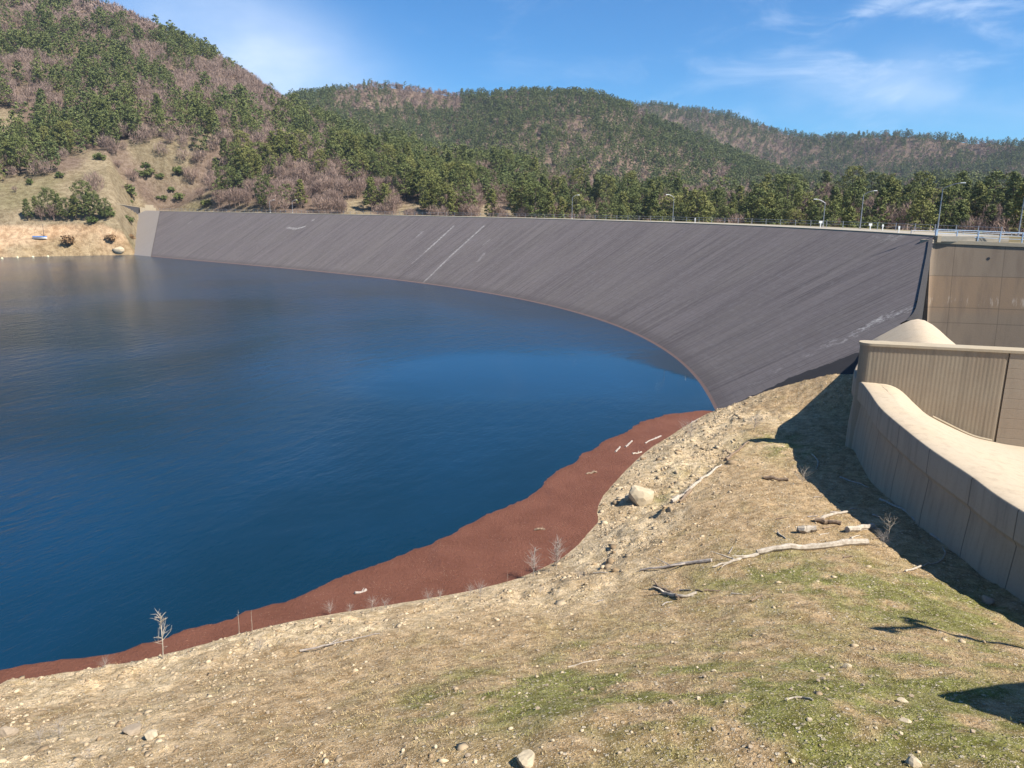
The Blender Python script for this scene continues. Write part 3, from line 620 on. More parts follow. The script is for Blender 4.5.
# second weir arm, running from the ribbed wall's nose back to the training wall
lobe_px = [(866, 349), (871, 344), (881, 338.5), (894, 331.5), (904, 326.2), (912, 323), (919, 321.8), (926, 323.2), (934, 327.6), (942, 334), (950, 341.5), (958, 348), (968, 354)]
Lb = np.array([ray(x, y) * 64.3 for x, y in lobe_px]); Lb = np.vstack([[Lb[0] + np.array([1.6, .6, -7.0])], Lb, [Lb[-1] + np.array([.2, 0, -5.0])]])
ext = np.array([-.425, -.905]) * 15.5
nl = len(Lb); steps = np.linspace(-.12, 1, 30); LV = np.zeros((30, nl, 3))
for i, s in enumerate(steps):
    LV[i] = Lb; LV[i, :, 0] += ext[0] * s - .9 * math.sin(max(s, 0) * math.pi) * 0; LV[i, :, 1] += ext[1] * s
o = link('weir_arm', mesh_np('weir_arm', LV.reshape(-1, 3) - SPL, [grid_faces(30, nl), np.arange(nl)[None, ::-1], np.arange(29 * nl, 30 * nl)[None]], [M['conc_pale']], smooth=True), sp)
o.data.set_sharp_from_angle(angle=rad(50))
ch = np.array([wallpt(1.2, 1.12), wallpt(24, 1.12), (58, 62), (36, 69)]); MB().add(np.c_[ch, np.full(4, -13.9)] - SPL, [(0, 1, 2, 3)]).build('channel_floor', M['conc_pale'], sp)
# training wall below the road, battered and curving back into the dam
TW = spline(np.array([(49.05, 88.9, -3.95), (49.5, 89.25, -3.95), (50.4, 89.3, -3.97), (54, 88.7, -4.05), (59, 87.5, -4.2), (66, 85.6, -4.2), (74, 83, -4.2), (86, 78, -4.2)]), 120)
prof = [(0, 0), (.1, -1.5), (.22, -3.2), (.4, -5.4), (.7, -9), (1.0, -16), (-1.2, -16), (-1.2, 0)]
MB().sweep(TW - SPL, [(q[0], q[1]) for q in prof]).build('training_wall', M['training'], sp, smooth=True)['label'] = 'tall brown stained concrete wall below the railing'
MB().sweep(TW - SPL, [(.12, .003), (.12, .42), (-1.25, .42), (-1.25, .003)]).build('coping', M['conc_top'], sp)
seam = spline(np.array([(35.6, 66.3), (37.2, 68.0), (40.1, 73.0), (43.1, 78.3), (46.0, 83.4), (49.0, 88.8)]), 60); seam = np.c_[seam, face_z(seam[:, 0], seam[:, 1]) + .05]
MB().sweep(seam - SPL, [(.12, 0), (.12, -11), (-.30, -11), (-.30, 0)]).build('side_wall', M['seam'], sp)
th = MB(); th.tube([np.array([55.6, 88.0, -5.6]) - SPL + np.array([0, .2, 0]), np.array([55.6, 88.0, -5.6]) - SPL + np.array([.1, .6, 0])], .17, 10); th.build('drain_hole', M['dark'], sp)  # drain hole is a solid disc; its inner shade is painted black
th = MB(); q = spline(np.vstack([Bp[4], Bp[5], Bp[6]]) + np.array([-.12, -.35, .14]), 12) - SPL; th.tube(q, .07, 6); th.build('drain_pipe', M['conc_top'], sp)
# road behind the training wall
rd = TW[4:].copy(); MB().sweep(rd + [0, 0, .0], [(-1.3, -.4), (-1.3, .2), (-9, .2), (-9, -.4)]).build('road', M['asphalt']); tag(bpy.data.objects['road'], kind='structure')
rail2 = empty('barrier', TW[40] + np.array([3, 8, .2])); tag(rail2, 'white low road barrier behind the blue railing', 'barrier'); RL2 = np.array(rail2.location)
bk = TW[4:].copy(); NB = np.gradient(bk[:, :2], axis=0); NB /= np.linalg.norm(NB, axis=1)[:, None]; bk[:, 0] -= 8.6 * NB[:, 1]; bk[:, 1] += 8.6 * NB[:, 0]
MB().sweep(bk - RL2 + [0, 0, .2], [(.1, 0), (.1, .55), (-.2, .55), (-.2, 0)]).build('kerb', M['white'], rail2)
mb = MB()
for i in range(0, len(bk), 8): mb.box(bk[i] - RL2 + [0, 0, .85], (.08, .08, .9))
mb.tube(bk - RL2 + [0, 0, 1.25], .05, 6); mb.build('rail', M['steel'], rail2)

# railing along the training wall
rl = empty('railing', TW[30] + np.array([0, 0, .38])); tag(rl, 'blue grey metal railing on top of the brown spillway wall', 'railing'); RLo = np.array(rl.location)
rp = TW[3:].copy(); NB = np.gradient(rp[:, :2], axis=0); NB /= np.linalg.norm(NB, axis=1)[:, None]; rp[:, 0] -= .3 * NB[:, 1]; rp[:, 1] += .3 * NB[:, 0]; rp[:, 2] += .38
for hgt, r_ in ((.45, .03), (.8, .03), (1.2, .045)):
    MB().tube(rp - RLo + [0, 0, hgt], r_, 6).build('rail', M['bluesteel'], rl)
dd = np.r_[0, np.cumsum(np.linalg.norm(np.diff(rp, axis=0), axis=1))]
for s in np.arange(0, dd[-1], 2.3):
    q = np.array([np.interp(s, dd, rp[:, i]) for i in range(3)]) - RLo; big = abs(s) < .1
    MB().box(q + [0, 0, .62], ((.22, .22, 1.24) if big else (.10, .10, 1.22))).build('post', M['bluesteel'], rl)

# ------------------------------------------------------------------ bridge the photograph is taken from (outside the frame; it throws the shadows at lower right)
br = empty('bridge', (16, 0, -1.8)); BL = np.array(br.location); tag(br, 'concrete access bridge beside the viewpoint', 'bridge')
def slab(poly, z0, z1):
    k = len(poly); V = np.vstack([np.c_[poly, np.full(k, z0)], np.c_[poly, np.full(k, z1)]]) - BL
    return MB().add(V, [(i, (i + 1) % k, k + (i + 1) % k, k + i) for i in range(k)] + [tuple(range(k))[::-1], tuple(range(k, 2 * k))])
DK = np.array([(15.3, 10.1), (14.3, .8), (-30, .8), (-30, -4), (60, -4), (60, 22)])
slab(DK, -2.5, -1.8).build('deck', M['conc_grey'], br)
slab(np.array([(15.6, 10.2), (60, 22.1), (60, 21.8), (15.6, 9.9)]), -1.797, -1.2).build('parapet', M['conc_grey'], br)
for (x, y) in ((24, 3), (36, 6)): slab(np.array([(x, y), (x, y - 2), (x + 2, y - 2), (x + 2, y)]), -16, -2.503).build('pier', M['conc_grey'], br)

# ------------------------------------------------------------------ lamp posts
def lamp(loc, hgt, az_, label, arm=1.6, double=False, mat='steel', group='street lamps along the dam crest', thick=1.0):
    t = empty('street_lamp', loc, az_); tag(t, label, 'street lamp', group)
    MB().tube([(0, 0, 0), (0, 0, hgt * .5), (0, 0, hgt - .5)], np.array([.085, .065, .05]) * thick, 8).build('pole', M[mat], t)
    MB().box((0, 0, .15), (.34, .34, .3), 0, .8).build('base', M['conc_grey'], t)
    for sgn in ((1, -1) if double else (1,)):
        a_ = [(sgn * arm * u, 0, hgt - .5 + .5 * math.sin(u * math.pi / 2) + .12 * u) for u in np.linspace(0, 1, 8)]
        MB().tube(a_, .05 * thick, 6).build('arm', M[mat], t)
        hd = MB(); hd.box((sgn * (arm + .28), 0, hgt + .15), (.6, .22 * thick, .10 * thick), 0, .7); hd.build('lamp_head', M['white'], t)
    return t
def crest_t(col): 
    Q = proj(cr); ok = tcr > 20
    return float(np.interp(col, Q[ok, 0], tcr[ok]))
def crest_pt(t, off, z=.1): Pc, Nc = axis(np.array([t])); q = face_pt(np.array([t]), np.array([1.0]))[0]; return q + np.array([Nc[0, 0] * off, Nc[0, 1] * off, z])
lamp(rp[0] + np.array([.5, .8, -.4]), 6.8, rad(-35), 'tall grey street lamp at the left end of the blue railing', 1.7)
q = ray(1022, 242) * 87.0; lamp((q[0] + .1, q[1] + 1.0, -4.1), 6.1, rad(-35), 'grey street lamp at the right edge above the brown wall', 1.7)
for (col, h_, az_, lab) in [(818, 5.6, -20, 'street lamp on the crest with its head pointing right, second from the railing'), (785, 4.4, 170, 'short street lamp on the crest with head pointing left'),
                            (647, 5.6, 190, 'street lamp on the crest before dark pines at mid dam'), (551, 5.8, 10, 'thin street lamp on the crest before the pinkish bare trees'), (276, 4.6, 20, 'far street lamp on the crest, near its left third'), (197, 4.6, 20, 'farthest street lamp, at the left end of the crest')]:
    lamp(crest_pt(crest_t(col), 7.2), h_, rad(az_), lab, 1.3)
lamp((24.4, 13.4, -1.8), 6.3, rad(30), 'double armed lamp on the bridge beside the viewpoint', .9, True, thick=2.6)
lamp((28.5, 35.2, -8.2), 9.5, rad(200), 'street lamp beyond the right edge by the ribbed wall', .5, thick=1.6) if False else None
# crest guard rail
gr = empty('guard_rail', crest_pt(150, 7.9)); tag(gr, 'thin grey guard rail running along the dam crest road', 'guard rail'); GL = np.array(gr.location)
Pg = np.array([crest_pt(t, 7.9) for t in np.linspace(TS1, 245, 200)]) - GL
for hh in (.55, 1.0): MB().tube(Pg + [0, 0, hh], .03, 5).build('rail', M['steel'], gr)
for t in np.linspace(TS1, 245, 98): MB().box(crest_pt(t, 7.9) - GL + [0, 0, .55], (.08, .08, 1.1)).build('post', M['steel'], gr)
def signpost(t, off, h_, w_, label):
    b = empty('marker_post', crest_pt(t, off)); tag(b, label, 'marker post', 'white marker posts on the crest')
    h_, w_ = h_ * .7, w_ * .6; MB().box((0, 0, h_ * .35), (.14, .14, h_ * .7)).build('post', M['white'], b); MB().box((0, 0, h_ * .82), (w_, .1, h_ * .36)).build('plate', M['white'], b)
for (col, off, h_, w_, lab) in [(690, 1.2, 1.5, .3, 'white marker post on crest kerb below dark pines'), (786, 6.5, 1.5, .9, 'wide white sign beside the short street lamp'), (829, 6.8, 1.3, .8, 'small white sign right of the second street lamp'),
                                (840, 6.8, 1.2, .4, 'low white marker post, rightmost but one on the crest'), (891, 1.0, 1.3, .35, 'white marker post on crest kerb nearest the blue railing')]:
    signpost(crest_t(col), off, h_, w_, lab)

# ------------------------------------------------------------------ far terrain: hills
C = [ # column, nodes (r, row): shore foot, bank top, mid slope, near skyline, | hidden dip z | far skyline r,row | dip | last ridge r,row
 (-260, (330, 250), (352, 222), (450, 140), (760, -120), (1000, 60), (1500, 150)),
 (-120, (322, 250), (345, 222), (440, 150), (730, -70), (1000, 60), (1500, 150)),
 (0,    (313, 250), (338, 221), (420, 160), (690, -24), (1000, 60), (1500, 150)),
 (60,   (308, 253), (333, 219), (415, 155), (680, -2), (1000, 60), (1500, 150)),
 (130,  (297, 256), (322, 218), (405, 150), (665, 11), (1000, 70), (1500, 150)),
 (180,  (293, 262), (326, 212), (400, 158), (640, 40), (1000, 80), (1500, 150)),
 (240,  (292, 262), (318, 214), (390, 165), (610, 74), (1000, 90), (1500, 150)),
 (290,  (290, 262), (305, 216), (380, 168), (590, 110), (1000, 98), (1500, 150)),
 (345,  (280, 262), (292, 218), (370, 180), (560, 136), (1000, 91), (1500, 150)),
 (395,  (270, 262), (283, 220), (360, 188), (530, 150), (1040, 88), (1500, 150)),
 (445,  (262, 262), (275, 222), (350, 196), (500, 165), (1060, 95), (1500, 150)),
 (475,  (258, 262), (270, 223), (345, 200), (480, 170), (1010, 97), (1500, 140)),
 (505,  (254, 262), (267, 224), (345, 204), (465, 170), (960, 92), (1500, 120)),
 (540,  (250, 262), (263, 225), (340, 207), (445, 182), (940, 90), (1500, 108)),
 (580,  (244, 262), (257, 228), (335, 212), (425, 192), (930, 94), (1500, 102)),
 (620,  (238, 262), (250, 230), (330, 214), (400, 200), (915, 104), (1500, 102)),
 (660,  (230, 262), (242, 232), (310, 217), (385, 202), (890, 124), (1490, 104)),
 (720,  (212, 262), (226, 236), (290, 220), (365, 201), (850, 152), (1450, 114)),
 (790,  (190, 264), (206, 242), (270, 224), (335, 200), (800, 178), (1400, 134)),
 (850,  (166, 268), (184, 248), (250, 226), (305, 200), (760, 186), (1320, 138)),
 (900,  (152, 272), (170, 252), (235, 230), (280, 206), (740, 188), (1260, 137)),
 (950,  (140, 276), (158, 256), (222, 235), (262, 217), (720, 188), (1220, 137)),
 (1024, (130, 280), (150, 258), (210, 244), (248, 240), (700, 190), (1160, 144)),
 (1150, (125, 280), (145, 258), (200, 236), (240, 226), (690, 190), (1150, 146)),
 (1320, (125, 280), (145, 258), (200, 236), (240, 226), (690, 190), (1150, 150))]
rows = []; azs = []
for (x, n0, n1, n2, n3, n5, n7) in C:
    def tz(nd): r = ray(x, nd[1]); return nd[0], nd[0] * r[2] / math.hypot(r[0], r[1])
    r_ = ray(x, 150); azs.append(math.atan2(r_[0], r_[1]))
    p0, p1, p2, p3, p5, p7 = map(tz, (n0, n1, n2, n3, n5, n7))
    d4 = ((p3[0] * .62 + p5[0] * .38), min(p3[1], p5[1]) - 22 if x > 250 else p3[1] - 10)
    z5 = p5[1] if x > 250 else p3[1] - 40
    d6 = ((p5[0] * .55 + p7[0] * .45), min(z5, p7[1]) - 30)
    if x <= 160: p0 = (p0[0], -18.5)
    rows.append([(p0[0] - 26, -27.0), (p0[0], p0[1] if x > 160 else -18.6), p1, p2, p3, d4, (p5[0], z5), d6, p7, (p7[0] + 500, p7[1] - 120)])
rows = np.array(rows); azs = np.array(azs)
nT = 460; TH = np.linspace(azs[0], azs[-1], nT)
R_ = np.stack([np.interp(TH, azs, rows[:, k, 0]) for k in range(10)], 1); Z_ = np.stack([np.interp(TH, azs, rows[:, k, 1]) for k in range(10)], 1)
def sm(a, w_=9):
    k_ = np.hanning(w_ + 2)[1:-1]; k_ /= k_.sum(); return np.stack([np.convolve(np.pad(a[:, i], w_ // 2, mode='edge'), k_, 'valid') for i in range(a.shape[1])], 1)
R_, Z_ = sm(R_), sm(Z_)
sub = [4, 14, 26, 50, 16, 50, 16, 46, 8]
u = np.concatenate([np.linspace(i, i + 1, s_, endpoint=False) for i, s_ in enumerate(sub)] + [[9.0]]); nR = len(u)
def at(tab, u_):
    i = np.clip(u_.astype(int), 0, 8); f = u_ - i
    return tab[:, i] * (1 - f) + tab[:, i + 1] * f
HR, HZ = at(R_, u), at(Z_, u)
# rounded tops: blur along the radius
HZ = sm(HZ.T, 5).T
HX = HR * np.sin(TH)[:, None]; HY = HR * np.cos(TH)[:, None]
ridge = sstep(u, 1.2, 3)[None] * np.ones_like(HZ)
rel = 15 * (fbm(HX, HY, .011, 4, 33) - .5) + 5 * (fbm(HX, HY, .05, 3, 36) - .5)
gull = np.abs(fbm(HX, HY, .008, 3, 44) - .5) * 30
amp = ridge * np.where(np.abs(u - 4) < .5, .5, 1)[None]
HZ = HZ + amp * (rel * .8 - gull * .5 + 2.5) + (1.2 * (fbm(HX, HY, .12, 3, 38) - .5))[...] * sstep(u, 1.0, 1.5)[None]
# scarp texture on the eroded shore
HZ = HZ + 2.2 * (fbm(HX, HY, .09, 4, 39) - .5) * np.exp(-((u - 1.5) / .35) ** 2)[None]
hp = proj(np.stack([HX, HY, HZ], -1))
U2_ = np.broadcast_to(u[None], HZ.shape)
# never above the dam where the dam stands
fx_, fy_ = HX.ravel(), HY.ravel(); dmT = np.full(fx_.shape, -999.); dmD = np.full(fx_.shape, -999.)
for i in range(0, len(fx_), 4000):
    a = fx_[i:i + 4000, None] - _AP[None, ::5, 0]; b = fy_[i:i + 4000, None] - _AP[None, ::5, 1]; j = np.argmin(a * a + b * b, 1); k = np.arange(len(j))
    dmT[i:i + 4000] = _tt[::5][j]; dmD[i:i + 4000] = a[k, j] * _AN[::5][j, 0] + b[k, j] * _AN[::5][j, 1]
dmT = dmT.reshape(HX.shape); dmD = dmD.reshape(HX.shape); cw = SL * (HW - HC); dd_ = np.clip(dmD / cw, 0, 1)
lim_t = (TS0 + (TS1 - TS0) * dd_) - 2.0
ins = (dmT > lim_t) & (dmD > -30) & (dmD < cw + 10)
capz = np.minimum(-HW + np.clip(dmD, -60, 900) / SL, -HC) - 1.0 + .62 * np.clip(dmD - cw - 10, 0, None) + 1.1 * np.clip(lim_t - dmT, 0, None)
HZ = np.where((dmD > -30) & (U2_ < 4.5), np.minimum(HZ, capz), HZ)
# kept below
wdam = (hp[..., 0] > 140) & (u[None] < 2.0)
HZ = np.where(wdam, np.minimum(HZ, -HC - .25), HZ)
fzz = None
U2 = np.broadcast_to(u[None], HZ.shape); COLX = hp[..., 0]; ROWY = hp[..., 1]
nz1 = fbm(HX, HY, .03, 4, 47)[..., None]; nz2 = fbm(HX, HY, .16, 4, 49, .6)[..., None]
litter = np.array([.145, .10, .075]) * (1 - nz2) + np.array([.25, .185, .135]) * nz2
mead = np.array([.21, .165, .095]) * (1 - nz2) + np.array([.37, .295, .19]) * nz2; mead = mead * (1 - .5 * sstep(nz1, .5, .68)) + np.array([.18, .165, .075]) * .5 * sstep(nz1, .5, .68)
sandy = np.array([.44, .25, .12]) * (1 - nz2) + np.array([.60, .46, .31]) * nz2
MEADOW = [(-300, 188), (-60, 186), (0, 184), (40, 179), (78, 168), (92, 152), (112, 158), (150, 162), (190, 166), (212, 188), (216, 207), (160, 212), (130, 226), (-300, 226)]
CLEAR = [[(-20, 128), (-5, 108), (18, 112), (24, 124), (5, 136)], [(478, 222), (480, 205), (515, 206), (518, 222)], [(340, 218), (345, 200), (368, 198), (372, 218)], [(395, 220), (400, 205), (420, 203), (424, 220)]]
mw = inpoly(COLX, ROWY, MEADOW) & (U2 < 3.6)
for c_ in CLEAR: mw |= inpoly(COLX, ROWY, c_) & (U2 < 3.9)
mwf = mw.astype(float)
for _ in range(2): mwf = .5 * mwf + .125 * (np.roll(mwf, 1, 0) + np.roll(mwf, -1, 0) + np.roll(mwf, 1, 1) + np.roll(mwf, -1, 1))
mwf = mwf[..., None]
sw = (sstep(HZ + 3.5 * (fbm(HX, HY, .07, 4, 52) - .5), -6.5, -9.5) * (COLX < 165) * (U2 < 1.75))[..., None]
hc = litter * (1 - mwf) + mead * mwf; hc = hc * (1 - sw) + sandy * sw
lowtan = (sstep(nz1[..., 0], .5, .66) * (U2 < 3.4))[..., None] * .6; hc = hc * (1 - lowtan) + mead * lowtan
def mat_hill():
    m_, n = newmat('hillside_soil'); p = n.geo(); b = n.attr('col'); f = n.noise(p, .5, 7, .7); f2 = n.noise(p, 2.5, 4, .65)
    c = n.mix(n.ramp(f, .35, .65), n.mix(1.0, b, (.58, .54, .5), 'MULTIPLY'), b); c = n.mix(n.math('MULTIPLY', n.ramp(f2, .55, .72), .5), c, n.mix(1.0, b, (1.5, 1.5, 1.5), 'MULTIPLY'))
    n.surf(c, .95, n.bump(n.math('ADD', f, n.math('MULTIPLY', f2, .4)), .8, 1.2), .1); return m_
hl = link('hills', mesh_np('hills', np.stack([HX, HY, HZ], -1).reshape(-1, 3), grid_faces(nT, nR)[:, ::-1], [mat_hill()], cols={'col': hc.reshape(-1, 3)}, smooth=True)); tag(hl, kind='structure')
# base land far all round
bl = np.array([(-5000, -5000, -60), (5000, -5000, -60), (5000, 6000, -60), (-5000, 6000, -60)], float)
tag(link('terrain', mesh_np('terrain', bl, np.array([[0, 1, 2, 3]]), [mat_plain('far_land', (.12, .12, .07), .95, 0, .3, .01)])), kind='structure')

# ------------------------------------------------------------------ trees
def tri_cloud(cent, rad_, flat, ntri, size, rg, upbias=.0):
    """random leaf triangles inside flattened balls -> (n,3,3)"""
    m_ = len(cent); d = rg.normal(size=(m_, ntri, 3)); d /= np.linalg.norm(d, axis=-1)[..., None]
    rr = rg.random((m_, ntri, 1)) ** .45; c_ = cent[:, None] + d * rr * rad_[:, None, None] * np.array([1, 1, flat])
    nrm = d * .9 + np.array([0, 0, .35]) + rg.normal(size=(m_, ntri, 3)) * .45; nrm /= np.linalg.norm(nrm, axis=-1)[..., None]
    a = np.cross(nrm, rg.normal(size=(m_, ntri, 3))); a /= np.linalg.norm(a, axis=-1)[..., None]
    b = np.cross(nrm, a)
    s_ = (size * (.6 + .8 * rg.random((m_, ntri, 1))))
    return np.stack([c_ + a * s_, c_ - a * s_ * .5 + b * s_ * .7, c_ - a * s_ * .5 - b * s_ * .7], 2).reshape(-1, 3, 3)
def pine_clumps(rg, H, Rm, ncl, style=0):
    h = np.sort(.18 + .80 * (np.arange(ncl) + rg.random(ncl)) / ncl)
    if style == 0: prof_ = np.sin(np.clip((h - .05) / .98, 0, 1) * math.pi) ** .6          # rounded, broad
    else: prof_ = np.clip(1.08 - h, 0, 1) ** .75 * 1.05                                   # conical
    lump = .7 + .5 * rg.random(ncl)
    th = np.arange(ncl) * 2.399 + rg.random(ncl) * .9; rr = Rm * prof_ * lump * (.35 + .65 * rg.random(ncl) ** .5)
    return np.stack([rr * np.cos(th), rr * np.sin(th), h * H], 1), (.16 + .10 * rg.random(ncl)) * Rm * 1.35
def tri_mesh(name, T, mat):
    return mesh_np(name, T.reshape(-1, 3), np.arange(len(T) * 3).reshape(-1, 3), [mat])
pine_var = []
for i in range(8):
    rg = np.random.default_rng(100 + i); H = 12.0; Rm = (3.6, 3.1, 4.0, 2.7)[i % 4]; st_ = (0, 1, 0, 1)[i % 4]
    cc, rr = pine_clumps(rg, H, Rm, 46, st_)
    T = tri_cloud(cc, rr, .62, 66, .23, rg)
    crown = tri_mesh('crown', T, M['pine_dark'] if i < 4 else M['pine_olive'])
    tb = MB(); bend = rg.normal(size=2) * .25
    tb.tube([(0, 0, -1.2), (bend[0] * .3, bend[1] * .3, H * .35), (bend[0], bend[1], H * .7), (bend[0] * 1.2, bend[1] * 1.2, H * .95)], [.24, .19, .11, .03], 6)
    for j in range(0, 40, 3): tb.tube([(bend[0] * .5, bend[1] * .5, cc[j, 2] - .6), (cc[j] + np.array([0, 0, -.1]))], [.07, .03], 4)
    ob = tb.build('trunk', M['bark']); tm = ob.data; bpy.data.objects.remove(ob); pine_var.append((crown, tm))
def twig_tris(rg, H, Rm, nt, w_, l_):
    d = rg.normal(size=(nt, 3)); d /= np.linalg.norm(d, axis=1)[:, None]; rr = rg.random((nt, 1)) ** .4
    c_ = d * rr * np.array([Rm, Rm, H * .36]) + np.array([0, 0, H * .60])
    ax = c_ - np.array([0, 0, H * .15]); ax /= np.linalg.norm(ax, axis=1)[:, None]; ax += rg.normal(size=(nt, 3)) * .45; ax[:, 2] = np.abs(ax[:, 2]) + .3; ax /= np.linalg.norm(ax, axis=1)[:, None]
    sd_ = np.cross(ax, rg.normal(size=(nt, 3))); sd_ /= np.linalg.norm(sd_, axis=1)[:, None]
    L_ = l_ * (.6 + .8 * rg.random((nt, 1)))
    return np.stack([c_ - ax * L_ * .5 + sd_ * w_, c_ - ax * L_ * .5 - sd_ * w_, c_ + ax * L_ * .5], 1)
bare_var = []
for i in range(5):
    rg = np.random.default_rng(200 + i); H = 8.0; T = twig_tris(rg, H, 3.0, 620, .06, 1.3)
    tb = MB(); tb.tube([(0, 0, -1), (.1, 0, H * .3), (.1, .1, H * .6), (0, .1, H * .85)], [.17, .13, .08, .02], 5)
    for j in range(11):
        a_ = j * 2.4 + rg.random(); z0 = H * (.25 + .4 * rg.random()); l_ = 1.6 + rg.random() * 1.2
        tb.tube([(.1, 0, z0), (math.cos(a_) * l_ * .6, math.sin(a_) * l_ * .6, z0 + l_ * .55), (math.cos(a_) * l_, math.sin(a_) * l_, z0 + l_ * 1.2)], [.07, .045, .015], 4)
    ob = tb.build('trunk', M['twig']); tm = ob.data; bpy.data.objects.remove(ob); bare_var.append((tri_mesh('crown', T, M['twig']), tm))
# sample positions on the hills
from math import pi
def hill_z_uv(i, j, fi, fj):
    def g_(A): return (A[i, j] * (1 - fi) * (1 - fj) + A[i + 1, j] * fi * (1 - fj) + A[i, j + 1] * (1 - fi) * fj + A[i + 1, j + 1] * fi * fj)
    return np.stack([g_(HX), g_(HY), g_(HZ)], -1)
e1 = np.stack([np.diff(HX, axis=0), np.diff(HY, axis=0)], -1)[:, :-1]; e2 = np.stack([np.diff(HX, axis=1), np.diff(HY, axis=1)], -1)[:-1]
area = np.abs(e1[..., 0] * e2[..., 1] - e1[..., 1] * e2[..., 0])
rr_ = HR[:-1, :-1]; dens = np.where(rr_ < 520, 1 / 15., np.where(rr_ < 800, 1 / 17., np.where(rr_ < 1150, 1 / 19., 1 / 29.)))
cnt = rng.poisson(area * dens); ii, jj = np.nonzero(cnt); rep = cnt[ii, jj]; ii = np.repeat(ii, rep); jj = np.repeat(jj, rep)
fi, fj = rng.random(len(ii)), rng.random(len(ii)); TP = hill_z_uv(ii, jj, fi, fj); TU = u[jj] + fj * (u[jj + 1] - u[jj])
# visibility by horizon angle per column of azimuth
tanE = HZ / HR; run = np.maximum.accumulate(np.where(u[None] < .5, -9, tanE), axis=1)
tp = proj(TP); tr = np.hypot(TP[:, 0], TP[:, 1]); tn = (TP[:, 2] + 10) / tr
vis = tn > run[ii, np.maximum(jj - 1, 0)] - .002
colx, rowy = tp[:, 0], tp[:, 1]
crestrow = np.interp(colx, [160, 340, 440, 640, 800, 931, 1024], [210, 216, 220, 223, 227, 234, 240])
vis &= (colx > -180) & (colx < 1210) & (TP[:, 2] > -30)
vis &= ~((colx > 140) & (TU < 1.9) & (colx < 640)) & (TU > 1.05)
P0 = 0 * colx
nA_ = fbm(TP[:, 0], TP[:, 1], .032, 3, 57); nB_ = fbm(TP[:, 0], TP[:, 1], .085, 3, 58)
mix_ = .55 * nA_ + .45 * nB_
pp = np.zeros(len(TP))
near = TU < 4.2
l_hill = near & (colx < 480)
pp[l_hill] = sstep(mix_[l_hill], .465, .565) * .80
pp[near & ~l_hill] = .12 + .76 * sstep(mix_[near & ~l_hill], .43, .53)
mid = (TU >= 4.2) & (TU < 6.4)
brown_top = mid & (colx < 460) & (colx > 335) & (rowy < 114)
pp[mid] = .80 + .19 * sstep(mix_[mid], .36, .52); pp[brown_top] = .06 + .5 * sstep(mix_[brown_top], .52, .62)
lastr = TU >= 6.4; pp[lastr] = .42 + .54 * sstep(mix_[lastr], .36, .50)
# bare patches and pine stands seen in the picture
def ell(x, y, a, b): return np.exp(-(((colx - x) / a) ** 2 + ((rowy - y) / b) ** 2) * 1.2)
for (x, y, a, b) in [(90, 20, 30, 18), (150, 28, 28, 16), (55, 78, 30, 12), (12, 75, 20, 14), (160, 105, 18, 16), (215, 75, 18, 12), (255, 95, 22, 16), (300, 200, 40, 18), (345, 195, 28, 20), (20, 18, 16, 20), (272, 140, 12, 16), (320, 165, 14, 14), (375, 155, 12, 12),
                     (560, 192, 18, 16), (590, 185, 10, 14), (575, 130, 14, 12), (720, 178, 10, 12), (740, 205, 10, 10), (820, 205, 16, 14), (780, 150, 20, 10), (880, 155, 16, 10), (900, 205, 10, 16), (770, 208, 10, 8), (700, 200, 8, 10), (640, 118, 8, 12), (980, 150, 14, 8), (420, 92, 40, 14)]:
    pp *= 1 - .93 * ell(x, y, a, b)
for (x, y, a, b) in [(75, 60, 22, 20), (110, 55, 22, 14), (180, 62, 26, 16), (90, 95, 28, 20), (20, 140, 36, 24), (70, 140, 22, 14), (125, 110, 16, 14), (200, 130, 22, 22), (235, 175, 22, 26), (225, 55, 14, 14), (300, 135, 18, 14), (330, 110, 26, 10), (405, 135, 26, 14), (420, 190, 24, 22), (355, 170, 16, 16), (460, 195, 14, 18), (510, 185, 16, 16),
                     (660, 195, 30, 18), (750, 190, 18, 16), (870, 190, 24, 14), (950, 195, 40, 20), (600, 205, 40, 8)]:
    pp = pp + (1 - pp) * .85 * ell(x, y, a, b)
isp = rng.random(len(TP)) < pp
mead_ = inpoly(colx, rowy, MEADOW) & (TU < 3.6)
for c_ in CLEAR: mead_ |= inpoly(colx, rowy, c_) & near
vis &= ~mead_; vis &= ~((dmD[ii, jj] < cw + 13) & (dmD[ii, jj] > -40) & (dmT[ii, jj] > lim_t[ii, jj] - 4) & (TU < 4.5)); vis &= ~((colx < 165) & (TP[:, 2] < -1))
keep = np.where(isp, rng.random(len(TP)) < np.where(tr < 520, .48, np.where(tr < 800, .62, 1.0)), np.where((TU > 4.2) & (tr < 1100), rng.random(len(TP)) < .55, True)); vis &= keep
TP, tr, tp, isp, TU, colx, rowy, tn = TP[vis], tr[vis], tp[vis], isp[vis], TU[vis], colx[vis], rowy[vis], tn[vis]
hs = np.where(isp, 8.5 + 6.5 * rng.random(len(TP)) ** 1.3, 5.0 + 3.8 * rng.random(len(TP)))
hs = np.where((TU < 4.2) & (colx > 540), hs * (.52 + .55 * rng.random(len(TP))), np.where((TU > 4.2) & isp, hs * .80, hs))
tint_ = np.clip(.5 * fbm(TP[:, 0], TP[:, 1], .02, 3, 61) + .5 * rng.random(len(TP)), 0, 1)
tint_ = np.clip((tint_ - .5) * 1.3 + .5 - .35 * sstep(tr, 500, 1000), 0, 1)
order = np.argsort(tr / np.where(isp, hs, hs))          # largest in the picture first
inframe = (colx > -6) & (colx < 1030) & (rowy > -20)
